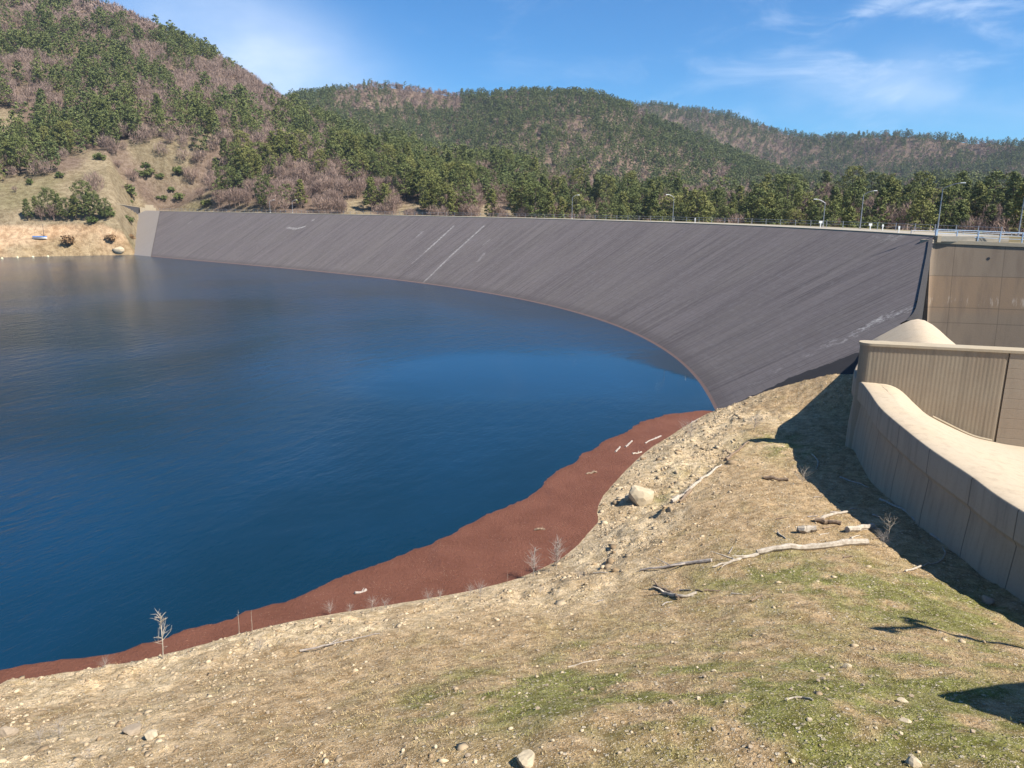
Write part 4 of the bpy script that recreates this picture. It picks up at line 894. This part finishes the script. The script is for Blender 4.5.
def zone(cx_, ry_, u_):
    if cx_ < 215 and ry_ > 100: return 'on the left slope around the meadow'
    if cx_ < 215: return 'high on the steep left hillside'
    if cx_ < 330: return 'on the hillside behind the left third of the crest'
    if cx_ < 520: return 'on the spur behind the middle of the crest'
    if cx_ < 700: return 'in the belt just right of the crest middle'
    if cx_ < 860: return 'on the low slope behind the right part of the crest'
    return 'behind the blue railing and last crest lamps'
def tree_ind(kind, p, h_, var, label, group):
    H = 12.0 if kind == 'pine_tree' else 8.0
    t = empty(kind, p, rng.random() * 6.28, h_ / H); tag(t, label, 'tree', group); wv = .88 + .3 * rng.random(); t.scale = (h_ / H * wv, h_ / H * wv, h_ / H)
    link('crown', var[0], t); link('trunk', var[1], t)
ind = np.zeros(len(TP), bool); npine = nbare = 0
for i in order:
    if not inframe[i] or (colx[i] > 150 and rowy[i] - 745 * hs[i] / tr[i] > np.interp(colx[i], [160, 340, 640, 931, 1024], [206, 212, 219, 228, 226])): continue
    if isp[i] and npine < 300:
        ol = tint_[i] > .52 and tr[i] < 420; v = pine_var[(4 if ol else 0) + int(rng.integers(4))]; z_ = zone(colx[i], rowy[i], TU[i]); size = 'tall' if hs[i] > 12 else 'mid sized' if hs[i] > 9.8 else 'small'
        lab = f"{size} {'yellowish olive' if ol else 'dark green'} pine {z_}"
        tree_ind('pine_tree', TP[i], hs[i], v, lab, lab.replace(' pine ', ' pines ')); npine += 1; ind[i] = True
    elif not isp[i] and nbare < 260:
        z_ = zone(colx[i], rowy[i], TU[i]); size = 'larger' if hs[i] > 7 else 'smaller'; lab = f"{size} leafless brown tree {z_}"
        tree_ind('bare_tree', TP[i], hs[i], bare_var[int(rng.integers(5))], lab, lab.replace(' tree ', ' trees ')); nbare += 1; ind[i] = True
    if npine >= 300 and nbare >= 260: break
def merged(name, idx, temps, mat, label, cat, H):
    if len(idx) == 0: return
    VT, TI = [], []
    a_ = rng.random(len(idx)) * 6.283; w_ = .85 + .35 * rng.random(len(idx)); which = rng.integers(0, len(temps), len(idx))
    for k_, T in enumerate(temps):
        s_ = np.nonzero(which == k_)[0]; q = idx[s_]
        sc = (hs[q] / H)[:, None, None, None]; c_, s2 = np.cos(a_[s_])[:, None, None], np.sin(a_[s_])[:, None, None]; ww = w_[s_][:, None, None]
        X_ = (T[None, ..., 0] * c_ - T[None, ..., 1] * s2) * ww; Y_ = (T[None, ..., 0] * s2 + T[None, ..., 1] * c_) * ww; Z__ = np.broadcast_to(T[None, ..., 2], X_.shape)
        V_ = np.stack([X_, Y_, Z__], -1) * sc + TP[q][:, None, None, :]
        VT.append(V_.reshape(-1, 3)); TI.append(np.repeat(tint_[q], T.shape[0] * 3))
    V_ = np.concatenate(VT); me = mesh_np(name, V_, np.arange(len(V_)).reshape(-1, 3), [mat], cols={'tint': np.concatenate(TI)})
    tag(link(name, me), label, cat, kind='stuff')
def far_pine(seed, ncl, ntri, size):
    rg = np.random.default_rng(seed); cc, r2 = pine_clumps(rg, 12.0, 3.2 if seed % 2 else 3.7, ncl, seed % 2); return tri_cloud(cc, r2 * 1.15, .65, ntri, size, rg)
rest = np.nonzero(~ind)[0]
pn = rest[isp[rest]]; bn = rest[~isp[rest]]
merged('pine_forest', pn[tr[pn] < 620], [far_pine(s, 26, 20, .40) for s in range(6)], M['pine_stuff'], 'dense mass of further pines covering the nearer slopes', 'forest', 12.0)
merged('distant_pine_forest', pn[tr[pn] >= 620], [far_pine(s + 20, 16, 9, .66) for s in range(6)], M['pine_stuff'], 'bluish green pine forest covering the far hills', 'forest', 12.0)
def far_bare(seed, nt, w_): return twig_tris(np.random.default_rng(seed), 8.0, 3.2, nt, w_, 2.2)
merged('bare_woodland', bn[tr[bn] < 620], [far_bare(s + 40, 170, .10) for s in range(5)], M['twig_stuff'], 'leafless brown woodland between the pines of the nearer slopes', 'woodland', 8.0)
merged('distant_bare_woodland', bn[tr[bn] >= 620], [far_bare(s + 60, 44, .30) for s in range(5)], M['twig_stuff'], 'reddish brown leafless woodland on the far hilltops', 'woodland', 8.0)
print('trees', len(TP), 'pines', len(pn), 'bare', len(bn))

# ------------------------------------------------------------------ far shore details
def hill_hit(x, y, far=460):
    r = ray(x, y); th = math.atan2(r[0], r[1]); i = int(np.clip(np.searchsorted(TH, th), 1, nT - 1)); te = r[2] / math.hypot(r[0], r[1])
    row = HZ[i] / HR[i]; j = int(np.argmax((row > te) & (u > .6))); R0 = HR[i, j]
    if j > 0:
        f = (te - row[j - 1]) / (row[j] - row[j - 1] + 1e-9); R0 = HR[i, j - 1] + np.clip(f, 0, 1) * (HR[i, j] - HR[i, j - 1])
    return np.array([math.sin(th) * R0, math.cos(th) * R0, te * R0])
def bush_mesh(seed, mat, R0=1.0, tall=1.0, ntri=30):
    rg = np.random.default_rng(seed); k_ = 14; d = rg.normal(size=(k_, 3)); d[:, 2] = np.abs(d[:, 2]); d /= np.linalg.norm(d, axis=1)[:, None]
    cc = d * (.35 + .4 * rg.random((k_, 1))) * np.array([1, 1, 1.1 * tall]) + [0, 0, .25]; return tri_mesh('foliage', tri_cloud(cc, np.full(k_, .38), .8, ntri, .13, rg), mat)
def stem_mesh():
    mb = MB()
    for j in range(6): a_ = j * 1.05; mb.tube([(0, 0, -.3), (.25 * math.cos(a_), .25 * math.sin(a_), .4), (.5 * math.cos(a_), .5 * math.sin(a_), .9)], [.05, .03, .01], 4)
    ob = mb.build('stems', M['bark']); me = ob.data; bpy.data.objects.remove(ob); return me
SM_ = stem_mesh(); BG = [bush_mesh(s, M['bush_green']) for s in (1, 2, 3)]; BD = [bush_mesh(s, M['pine_dark']) for s in (4, 5, 6)]; BB = [bush_mesh(s, M['bush_brown']) for s in (7, 8)]; BT = [tri_mesh('twigs', twig_tris(np.random.default_rng(9), 1.5, .8, 200, .02, .5), M['twig'])]
def bush(x, y, wpx, mesh, label, cat='bush', group=None, tall=1.0):
    p = hill_hit(x, y); s_ = wpx / F * np.linalg.norm(p) / 2
    t = empty('bush', p, rng.random() * 6); t.scale = (s_, s_, s_ * tall); tag(t, label, cat, group); link('foliage', mesh, t); link('stems', SM_, t)
bush(93, 223, 12, BG[0], 'bright green round bush below the pine grove on the far bank'); bush(128, 224, 13, BG[1], 'bright green round bush near the pale end slab'); bush(108, 217, 14, BG[2], 'olive bush at the right end of the pine grove', tall=1.2)
bush(130, 197, 17, BD[0], 'dark green bush alone on the dry meadow above the access road'); bush(140, 176, 14, BD[1], 'dark bush at the top edge of the meadow, left of a pair', tall=.8); bush(151, 176, 13, BD[2], 'dark bush at the top edge of the meadow, right of a pair'); bush(171, 191, 8, BG[0], 'small green bush on the meadow above the dam end')
bush(192, 184, 18, BT[0], 'grey twiggy bush at the right edge of the meadow', tall=1.2); bush(133, 181, 15, BT[0], 'grey leafless bush on the upper meadow'); bush(158, 199, 5, BG[1], 'tiny green bush by the concrete block'); bush(131, 203, 5, BG[2], 'tiny green bush on the road edge')
for i_, (x, y, w_) in enumerate([(118, 168, 10), (100, 160, 12), (180, 200, 12), (200, 198, 13), (178, 174, 12), (146, 168, 9), (185, 176, 11), (207, 206, 12), (165, 200, 8), (122, 190, 6), (60, 178, 9), (30, 184, 8), (15, 192, 7)]):
    bush(x, y, w_, (BD + BG)[i_ % 6] if i_ % 3 else BT[0], ('small rounded bush' if i_ % 3 else 'small leafless bush') + ' dotted about the dry meadow', 'bush', 'scattered meadow bushes' if i_ % 3 else 'scattered leafless meadow bushes')
bush(160, 178, 9, BD[1], 'small dark bush in the centre of upper meadow')
bush(68, 245, 15, BB[0], 'dark brown dry bush low on the eroded far bank'); bush(111, 241, 12, BB[1], 'orange brown dry bush on the eroded far bank'); bush(131, 239, 8, BB[0], 'small brown bush on the bank beside the end slab')
for (x, y, hpx) in [(28, 220, 22), (37, 219, 24), (50, 219, 33), (60, 220, 28), (68, 220, 24), (76, 220, 26), (85, 218, 40), (90, 220, 30), (99, 220, 28), (106, 220, 24)]:
    p = hill_hit(x, y); h_ = .78 * hpx / F * np.linalg.norm(p); tree_ind('pine_tree', p, h_, pine_var[int(rng.integers(0, 4)) if x != 76 else 5], 'young green pine in the small grove on the far bank below the meadow', 'young pines in the far bank grove')
for (x, y, hpx) in [(42, 221, 14), (54, 221, 16), (96, 200, 26)]:
    p = hill_hit(x, y); h_ = hpx / F * np.linalg.norm(p); tree_ind('bare_tree', p, h_, bare_var[x % 5], 'grey leafless tree beside the small pine grove on the far bank', 'bare trees by the far bank grove')
# concrete block and retaining wall at the dam's far end
p = crest_pt(TS1 + 1.5, 2.0, -.5); t = empty('concrete_block', p, rad(25)); tag(t, 'pale stepped concrete block at the far end of the dam crest', 'block')
MB().box((0, 0, .6), (6.5, 5, 2.6), 0, .96).build('base', M['conc_top'], t); MB().box((.6, .3, 2.5), (3.4, 3, 1.2), 0, .95).build('cap', M['conc_top'], t)
q0 = hill_hit(117, 207); q1 = hill_hit(142, 210.5); t = empty('retaining_wall', (q0 + q1) / 2); tag(t, 'dark shaded retaining wall beside the far end of the dam', 'wall'); cq = (q0 + q1) / 2; d_ = q1 - q0
MB().sweep(resample(np.array([q0, q1]) - cq, 6), [(0, -2.4), (0, 1.1), (-.8, 1.1), (-.8, -2.4)]).build('wall', mat_plain('shade_dark_concrete', (.075, .07, .07), .9), t); MB().sweep(resample(np.array([q0, q1]) - cq, 6), [(.1, 1.103), (.1, 1.4), (-.9, 1.4), (-.9, 1.103)]).build('coping', M['conc_top'], t)  # shade on the wall face is put into its near-black colour
p = hill_hit(118, 250); 
def rock_mesh(seed, mat, rough=.35, sub_=2):
    import bmesh
    b = bmesh.new(); bmesh.ops.create_icosphere(b, subdivisions=sub_, radius=1.0); rg = np.random.default_rng(seed)
    pl_ = rg.normal(size=(9, 3)); pl_ /= np.linalg.norm(pl_, axis=1)[:, None]; dd_ = .5 + .32 * rg.random(9)
    for v in b.verts:
        c_ = np.array(v.co)
        for a_, d_ in zip(pl_, dd_):
            k_ = c_ @ a_
            if k_ > d_: c_ = c_ - a_ * (k_ - d_) * .92
        v.co = c_ * (1 + rough * .25 * (rg.random() - .5))
    me = bpy.data.meshes.new('rock'); b.to_mesh(me); b.free(); me.materials.append(mat); return me
RK = [rock_mesh(s, M['stone'] if s % 3 else M['stone2'], sub_=3) for s in range(9)]; PK = [rock_mesh(s + 20, M['stone'] if s % 2 else M['stone2']) for s in range(8)]
o = link('boulder', rock_mesh(77, M['stone'], sub_=3), None, p); o.scale = (2.2, 1.6, 1.7); tag(o, 'large white boulder at the waterline beside the pale end slab', 'boulder')
# blue boat drawn up on the bank
p = hill_hit(40, 239); t = empty('boat', p, rad(10)); tag(t, 'small blue and white boat drawn up on the far bank', 'boat')
xs_ = np.linspace(-1, 1, 13); hull = []
for x_ in xs_:
    wv = .95 * (1 - abs(x_) ** 2.6) + .03; hull.append([(x_ * 2.4, -wv, .75), (x_ * 2.4, -wv * .7, .15), (x_ * 2.4, 0, .0 + .1 * abs(x_)), (x_ * 2.4, wv * .7, .15), (x_ * 2.4, wv, .75)])
hv = np.array(hull).reshape(-1, 3); MB().add(hv, [tuple(f) for f in grid_faces(13, 5)]).build('hull', M['white'], t); 
MB().add(np.array([(x_ * 2.45, s_ * (.95 * (1 - abs(x_) ** 2.6) + .06), .78 + (.25 if s_ == 0 else 0)) for x_ in xs_ for s_ in (-1, 0, 1)]), [tuple(f) for f in grid_faces(13, 3)]).build('cover', M['bluetarp'], t)
p = hill_hit(44, 236); t = empty('mast', p); tag(t, 'thin dark pole standing beside the blue boat', 'pole'); MB().tube([(0, 0, -.5), (0, 0, 2), (.05, 0, 4)], [.12, .09, .06], 6).build('pole', M['bark'], t); MB().box((0, 0, 4.05), (.2, .2, .1)).build('cap', M['bark'], t)
for i, (x, y) in enumerate([(2, 258.5), (17.5, 257.5), (33, 257), (48, 256.5)]):
    p = onz(x, y, -18.4); b = empty('buoy', p); tag(b, ['pale round buoy floating nearest the left edge', 'second pale buoy from the left edge on the far water', 'third pale buoy from the left edge on the far water', 'rightmost pale buoy off the far bank'][i], 'buoy', 'buoys off the far bank')
    th_ = np.linspace(0, pi, 9); MB().tube([(0, 0, -.4 * math.cos(a_)) for a_ in th_], np.maximum(.4 * np.sin(th_), .01), 12).build('float', M['orange'], b, True); MB().tube([(0, 0, .35), (0, 0, .6)], .06, 6).build('ring', M['steel'], b)

# ------------------------------------------------------------------ near bank: stones, driftwood, dead plants
def stone(x, y, wpx, label, group=None, flat=.65, mesh=None):
    p = hit(x, y); s_ = wpx / F * np.linalg.norm(p) / 2 * 1.1
    o = link('boulder' if wpx > 20 else 'stone', (mesh or RK[int(rng.integers(9))]), None, (p[0], p[1], p[2] + s_ * flat * .35)); o.scale = (s_, s_ * .85, s_ * flat); o.rotation_euler = (rng.normal() * .15, rng.normal() * .15, rng.random() * 6.28)
    tag(o, label, 'boulder' if wpx > 20 else 'stone', group); return o
stone(640, 502, 27, 'large pale boulder on the bank above the red debris, casting a dark shadow', flat=.95, mesh=RK[1]); stone(632, 500, 13, 'pale stone leaning on the left side of the large boulder', flat=.8, mesh=RK[2]); stone(527, 764, 21, 'pale grey angular stone at the bottom edge of the view', flat=.7, mesh=RK[4])
stone(847, 668, 9, 'white oval stone on the grass right of centre', mesh=PK[1]); stone(903, 702, 10, 'white flat stone near the wedge shadow', flat=.4, mesh=PK[3]); stone(905, 722, 11, 'pale brown stone below the white flat stone', flat=.4, mesh=PK[5]); stone(914, 766, 14, 'pale stone at the bottom edge right of centre', mesh=PK[7])
stone(38, 676, 22, 'pale flat boulder at the shore near the left edge', flat=.5, mesh=RK[5]); stone(133, 733, 17, 'reddish brown flat stone among gravel at lower left', flat=.5, mesh=RK[3]); stone(152, 738, 14, 'white round stone beside the reddish brown one', mesh=RK[7]); stone(988, 603, 12, 'brown stone at the edge of the long wall shadow', mesh=RK[0])
stone(6, 735, 16, 'dark rusty stone at the left edge', mesh=RK[6]); stone(628, 452, 10, 'pale stone by the red debris far side', mesh=RK[1])
placed = 0
pebs = []
for i in range(2600):                        # loose stones one could pick out: the 170 largest are things, the rest is gravel
    x, y = rng.random() * 1024, 420 + 348 * rng.random()
    if x > 850 + (y - 470) * 1.3 and y < 640: continue
    pebs.append((x, y, .014 + .06 * rng.random() ** 4))
cand = []
for (x, y, s_) in pebs:
    r = ray(x, y); ts = np.linspace(9, 80, 90); Q = r[None] * ts[:, None]; d_ = Q[:, 2] - tps_eval(Q[:, 0], Q[:, 1]); j = int(np.argmax(d_ < 0))
    if j == 0: continue
    q = Q[j - 1] + (Q[j] - Q[j - 1]) * (d_[j - 1] / (d_[j - 1] - d_[j])); 
    if q[2] < -18.2: continue
    cand.append((q[0], q[1], s_, s_ / np.hypot(q[0], q[1])))
cand.sort(key=lambda c_: -c_[3]); ca_ = np.array(cand); cz = ground_z(ca_[:, 0], ca_[:, 1])
for i in range(110):
    x, y, s_ = ca_[i, :3]; o = link('stone', PK[int(rng.integers(8))], None, (x, y, cz[i] + s_ * .25)); o.scale = (s_, s_ * (.6 + .4 * rng.random()), s_ * .6); o.rotation_euler = (rng.normal() * .2, rng.normal() * .2, rng.random() * 6.28)
    pr = proj(np.array([x, y, cz[i]])); side = 'the gravelly lower left bank' if pr[0] < 340 else 'the grassy slope at bottom centre' if pr[1] > 600 and pr[0] < 700 else 'the grass at lower right' if pr[1] > 600 else 'the rubble bank beside the red debris'
    tag(o, 'small loose pale stone lying on ' + side, 'stone', 'loose stones on ' + side)
# gravel: uncountable small pebbles
def low_rocks(pos, size, name, mat, label):
    import bmesh
    b = bmesh.new(); bmesh.ops.create_icosphere(b, subdivisions=1, radius=1.0); bv = np.array([v.co[:] for v in b.verts]); bf = np.array([[v.index for v in f.verts] for f in b.faces]); b.free()
    k_ = len(pos); V_ = bv[None] * (1 + .8 * (rng.random((k_, len(bv), 1)) - .5)) * size[:, None, None] * (np.array([1, 1, .55]) * (.5 + 1.0 * rng.random((k_, 1, 3)))) + pos[:, None]
    me = mesh_np(name, V_.reshape(-1, 3), (bf[None] + (np.arange(k_) * len(bv))[:, None, None]).reshape(-1, 3), [mat], cols={'tint': np.repeat(rng.random(k_), len(bv))})
    return tag(link(name, me), label, 'gravel', kind='stuff')
mg, n = newmat('gravel_stones'); n.surf(n.mix(n.attr('tint', 'Fac'), (.22, .15, .085), (.52, .41, .265)), .9, None, .2)
def scatter(k_, zlo, zhi, wfun):
    gx = rng.random(k_) * 48 - 20; gy = 9 + rng.random(k_) * 58; z = ground_z(gx, gy); q = proj(np.stack([gx, gy, z], -1))
    xc = np.interp(gy, np.sort(CWs[:, 1]), CWs[:, 0][np.argsort(CWs[:, 1])]); ok = (q[:, 0] > -30) & (q[:, 0] < 1060) & (q[:, 1] < 800) & (q[:, 1] > 340) & (z > zlo) & (z < zhi) & (gx < xc - .4) & (z > face_z(gx, gy))
    ok &= rng.random(k_) < wfun(gx, gy, z, q); return np.stack([gx, gy, z], 1)[ok]
gp = scatter(110000, -18.3, -7, lambda x, y, z, q: np.clip(.04 + .9 * sstep(z, -14.8, -17) + .7 * sstep(q[:, 0], 420, 80), 0, 1) * (.08 + .92 * sstep(fbm(x, y, .8, 3, 70), .42, .62)))
low_rocks(gp, .016 + .085 * rng.random(len(gp)) ** 4, 'gravel', mg, 'pale gravel and small pebbles strewn over the near bank')
rb = scatter(14000, -18.4, -15.3, lambda x, y, z, q: sstep(z, -15.6, -17.0) * sstep(q[:, 0], 480, 620) * .5)
low_rocks(rb, .05 + .20 * rng.random(len(rb)) ** 4, 'rubble', mg, 'broken stone rubble along the shore below the dam')
# short grass and dry stalks
gt = scatter(150000, -17.5, -7, lambda x, y, z, q: (1 - .75 * sstep(z, -15.2, -16.6)) * (.2 + .8 * sstep(fbm(x, y, 1.3, 3, 72), .42, .6)) * np.where(q[:, 0] < 300, .45, .9))
k_ = len(gt); nb_ = 4; a_ = rng.random((k_, nb_)) * 6.283; ln = (.015 + .06 * rng.random((k_, nb_)) ** 2); base_ = gt[:, None] + np.stack([rng.normal(size=(k_, nb_)) * .05, rng.normal(size=(k_, nb_)) * .05, np.full((k_, nb_), -.01)], -1)
lean = .6 + .5 * rng.random((k_, nb_)); tipv = base_ + np.stack([np.cos(a_) * ln * lean, np.sin(a_) * ln * lean, ln * .8], -1); sdv = np.stack([-np.sin(a_), np.cos(a_), 0 * a_], -1) * .012
gV = np.stack([base_ + sdv, base_ - sdv, tipv], 2).reshape(-1, 3)
ix = np.clip(np.searchsorted(xs, gt[:, 0]), 0, len(xs) - 1); iy = np.clip(np.searchsorted(ys, gt[:, 1]), 0, len(ys) - 1)
gcol = np.clip(grassw[ix, iy] * 1.1 + .3 * rng.random(k_) - .1, 0, 1)
tag(link('grass', mesh_np('grass', gV, np.arange(len(gV)).reshape(-1, 3), [M['drygrass']], cols={'tint': np.repeat(gcol, nb_ * 3)})), 'short dry and green grass on the near bank', 'grass', kind='stuff')

# driftwood
def log(px_, r0, r1, mat, label, name='log', lift=.6, branches=(), group=None):
    pts_ = [hit(x, y) for x, y in px_]; c_ = pts_[0].copy(); P_ = spline(np.array(pts_), max(6, 5 * len(pts_))) if len(pts_) > 2 else resample(np.array(pts_), 9)
    P_ = P_ + np.c_[rng.normal(size=(len(P_), 2)) * r0 * .18, rng.normal(size=len(P_)) * r0 * .12]; P_[:, 2] = np.maximum(P_[:, 2], ground_z(P_[:, 0], P_[:, 1])) + r0 * lift
    r0, r1 = r0 * .8, r1 * .8; rr2 = np.linspace(r0, r1, len(P_)) * (1 + .12 * rng.normal(size=len(P_)))
    t = empty(name, c_); tag(t, label, 'driftwood', group); MB().tube(P_ - c_, np.maximum(rr2, .012), 8).build('stem', M[mat], t, True)
    for (f, dx, dy, dz, rb_) in branches:
        b0 = P_[int(f * (len(P_) - 1))] - c_; d_ = np.array([dx, dy, dz]); MB().tube([b0, b0 + d_ * .5 + rng.normal(size=3) * .06, b0 + d_], [rb_, rb_ * .7, .01], 5).build('branch', M[mat], t)
log([(866, 545), (820, 549), (757, 556)], .20, .15, 'bleached', 'long bleached white log lying across the bank below the spillway wall')
log([(757, 556), (735, 562), (712, 569)], .11, .04, 'bleached', 'forked pale branch at the thin end of the long white log', 'branch', branches=((.2, -.9, -.3, .15, .06), (.5, -.9, .7, .05, .04), (.7, -.5, -.6, .05, .03)))
log([(712, 562), (680, 566), (640, 572)], .12, .05, 'greywood', 'grey weathered branch left of the forked white branch', 'branch', branches=((.4, -.8, -.5, .15, .04), (.6, -.6, .6, .1, .03)))
log([(798, 533), (816, 531)], .22, .20, 'bleached', 'short thick pale log end below the wall shadow'); log([(816, 521), (848, 513)], .12, .07, 'bleached', 'thin white stick pointing at the wall shadow', 'branch')
log([(815, 522), (842, 525)], .16, .10, 'brownwood', 'dark brown log beside the thin white stick'); log([(846, 533), (872, 528)], .19, .15, 'bleached', 'short white log right of the pile by the wall shadow')
log([(764, 479), (788, 481)], .16, .10, 'brownwood', 'grey brown log alone on the bank left of the shadow'); log([(663, 594), (680, 598), (697, 594)], .10, .07, 'bleached', 'pale curved driftwood piece with dark root on the slope', branches=((.1, -.5, .3, .15, .06), (.9, .45, -.2, .1, .05)))
log([(655, 588), (668, 594), (678, 600)], .13, .06, 'brownwood', 'dark root under the pale curved driftwood', branches=((.2, -.3, .35, .25, .05), (.6, .4, .3, .12, .04)))
log([(672, 503), (684, 497), (700, 482), (722, 466)], .17, .06, 'bleached', 'leaning bleached log along the erosion step on the bank', branches=((.2, -.7, -.2, .1, .06),))
log([(690, 492), (680, 503)], .14, .08, 'brownwood', 'dark stump end below the leaning bleached log'); log([(726, 461), (748, 443)], .13, .06, 'brownwood', 'brown twisted root at the top of the erosion step', branches=((.3, -.3, .4, .3, .06), (.6, .4, .5, .2, .05)))
log([(905, 572), (925, 566), (938, 563), (945, 555), (942, 548)], .055, .03, 'bleached', 'curved pale twig hooked at the edge of the wall shadow', 'branch'); log([(785, 701), (800, 699), (813, 702)], .035, .02, 'bleached', 'small pale twig lying on the grass at lower right', 'branch')
log([(568, 668), (585, 663), (602, 660)], .03, .015, 'bleached', 'thin pale twig on the grass near the bright green tuft', 'branch'); log([(300, 652), (335, 644), (380, 634)], .05, .02, 'greywood', 'thin grey branch lying along the brow of the bank', 'branch', branches=((.4, .4, .3, .08, .02), (.7, .3, -.3, .1, .02)))
log([(840, 478), (868, 488)], .07, .04, 'greywood', 'thin grey stick lying in the wall shadow', 'branch'); log([(930, 535), (970, 560)], .08, .05, 'greywood', 'long grey stick in the shadow at the wall foot', 'branch'); log([(880, 500), (905, 512), (915, 522)], .08, .05, 'greywood', 'bent grey branch in the shadow by the wall', 'branch', branches=((.5, .3, -.5, .3, .03),)); log([(812, 455), (818, 462), (816, 470)], .06, .03, 'bleached', 'small pale hooked stick in the middle of the wall shadow', 'branch')
for i in range(26):      # smaller drift sticks among the piles
    x, y = (rng.normal(845, 34), rng.normal(528, 15)) if i < 16 else (rng.normal(690, 50), rng.normal(585, 20))
    if x > 878: x = 1756 - x
    a_ = rng.normal() * .5; l_ = 5 + rng.random() * 12; lab = 'small broken stick in the driftwood pile below the wall shadow' if i < 16 else 'small broken stick among driftwood on the mid slope'
    log([(x, y), (x + l_ * math.cos(a_), y + l_ * math.sin(a_) * .5)], .03 + .04 * rng.random(), .02, ('bleached', 'greywood', 'brownwood')[i % 3], lab, 'stick', group='broken sticks in the driftwood pile' if i < 16 else 'broken sticks on the mid slope')
for (x0, y0, x1, y1, lab, mt) in [(645, 443, 661, 436, 'long white plank floating in the red debris', 'greywood'), (615, 452, 620, 447, 'short white block floating at debris edge', 'greywood'), (626, 447, 632, 441, 'pale orange stick floating in the debris', 'greywood'), (355, 594, 366, 590, 'small pale plank floating in the red debris near the shore', 'greywood'),
                              (586, 474, 596, 472, 'dark log floating in the debris above the boulder', 'brownwood'), (535, 530, 545, 529, 'dark curved stick floating in the debris', 'brownwood'), (690, 424, 700, 419, 'thin stick floating at the dam corner', 'greywood'), (633, 454, 641, 452, 'pale sliver floating by the far shore stones', 'bleached')]:
    a_, b_ = onz(x0, y0, -18.42), onz(x1, y1, -18.42); t = empty('floating_log', a_); tag(t, lab, 'driftwood')
    MB().tube(resample(np.array([a_, b_]), 5) - a_ + rng.normal(size=(5, 3)) * .03, .055 + .03 * rng.random(5), 7).build('stem', M[mt], t); mid_ = (b_ - a_) * .6; MB().tube([mid_, mid_ + [.1, .15, .12]], [.03, .015], 5).build('stub', M[mt], t)
# dead saplings and bushes
def sapling(x, y, hpx, label, nbr, spread=.35, group=None, mat='bleached', cat='dead plant', thin=1.0):
    p = hit(x, y); H = hpx / F * np.linalg.norm(p); t = empty('dead_sapling' if nbr < 40 else 'dead_bush', p); tag(t, label, cat, group)
    MB().tube([(0, 0, -.1), (.03 * H, 0, H * .4), (.02 * H, .03 * H, H * .75), (.05 * H, 0, H)], np.array([.022, .018, .012, .005]) * H * .6 * thin, 6).build('stem', M[mat], t)
    mb = MB()
    for j in range(nbr):
        f = .18 + .78 * rng.random(); a_ = rng.random() * 6.28; l_ = H * spread * (1.1 - f * .7) * (.5 + .7 * rng.random()); b0 = np.array([.03 * H, .01 * H, f * H]); d_ = np.array([math.cos(a_), math.sin(a_), .8]) * l_
        e_ = b0 + d_; mb.tube([b0, b0 + d_ * .55 + rng.normal(size=3) * .03 * H, e_], np.array([.009, .006, .003]) * H * .6 * thin, 4)
        if rng.random() < .7: mb.tube([b0 + d_ * .5, b0 + d_ * .5 + rng.normal(size=3) * l_ * .35 + [0, 0, l_ * .3]], np.array([.005, .002]) * H * .6 * thin, 3)
    if nbr: mb.build('twigs', M[mat], t)
sapling(163, 659, 44, 'pale dead sapling standing alone at the shore on the left', 30, .30); sapling(239, 637, 27, 'thin dry stalk at the shore, left of a pair', 2, .1, thin=.8); sapling(252, 635, 25, 'thin dry stalk at the shore, right of a pair', 2, .12, thin=.8)
sapling(533, 577, 31, 'bleached dead bush at the debris edge, left of a pair', 50, .38, mat='greywood'); sapling(556, 570, 33, 'bleached dead bush at the debris edge, right of a pair', 60, .42, mat='greywood'); sapling(690, 440, 18, 'grey dead bush at the shore near the dam corner', 50, .9, mat='greywood'); sapling(754, 430, 12, 'low grey bush on the rubble below the dam face', 60, 1.2, mat='greywood')
sapling(507, 582, 12, 'tiny dry stalk on the shore below the bleached bushes', 4, .3); sapling(473, 657, 9, 'small dead stump shoot on the slope', 5, .4, mat='greywood'); sapling(887, 542, 24, 'spiky pale dead branch upright at the wall shadow', 14, .6); sapling(802, 485, 13, 'pale twiggy tuft at the rim of the wall shadow', 45, 1.0); sapling(882, 548, 14, 'low twiggy tuft at the end of the white log', 40, .8, mat='greywood')
for (x, y, s_) in [(235, 632, 8), (330, 615, 10), (372, 612, 12), (385, 610, 9), (428, 603, 10), (440, 600, 8), (470, 596, 9), (105, 668, 8), (95, 668, 6), (280, 622, 7), (480, 600, 14), (350, 614, 8), (60, 738, 14), (40, 745, 12), (90, 760, 10), (260, 650, 9), (540, 596, 8), (580, 580, 9)]:
    sapling(x, y, s_, 'low tuft of dry grey stems along the brow of the near bank', 46, 1.0, 'dry grey tufts on the near bank', 'greywood', 'dry tuft')

# ------------------------------------------------------------------ air
hz = MB().box((0, 700, 110), (4600, 3200, 344)).build('haze', bpy.data.materials.new('haze_air')); tag(hz, 'thin blue air over the whole valley', 'haze', kind='stuff')
hm = hz.data.materials[0]; hm.use_nodes = True; n = NT(hm.node_tree); pv = n.add('ShaderNodeVolumePrincipled'); pv.inputs['Color'].default_value = (.72, .84, 1, 1); pv.inputs['Density'].default_value = .00010; pv.inputs['Anisotropy'].default_value = .2
ho = n.add('ShaderNodeOutputMaterial'); n.t.links.new(pv.outputs[0], ho.inputs['Volume'])
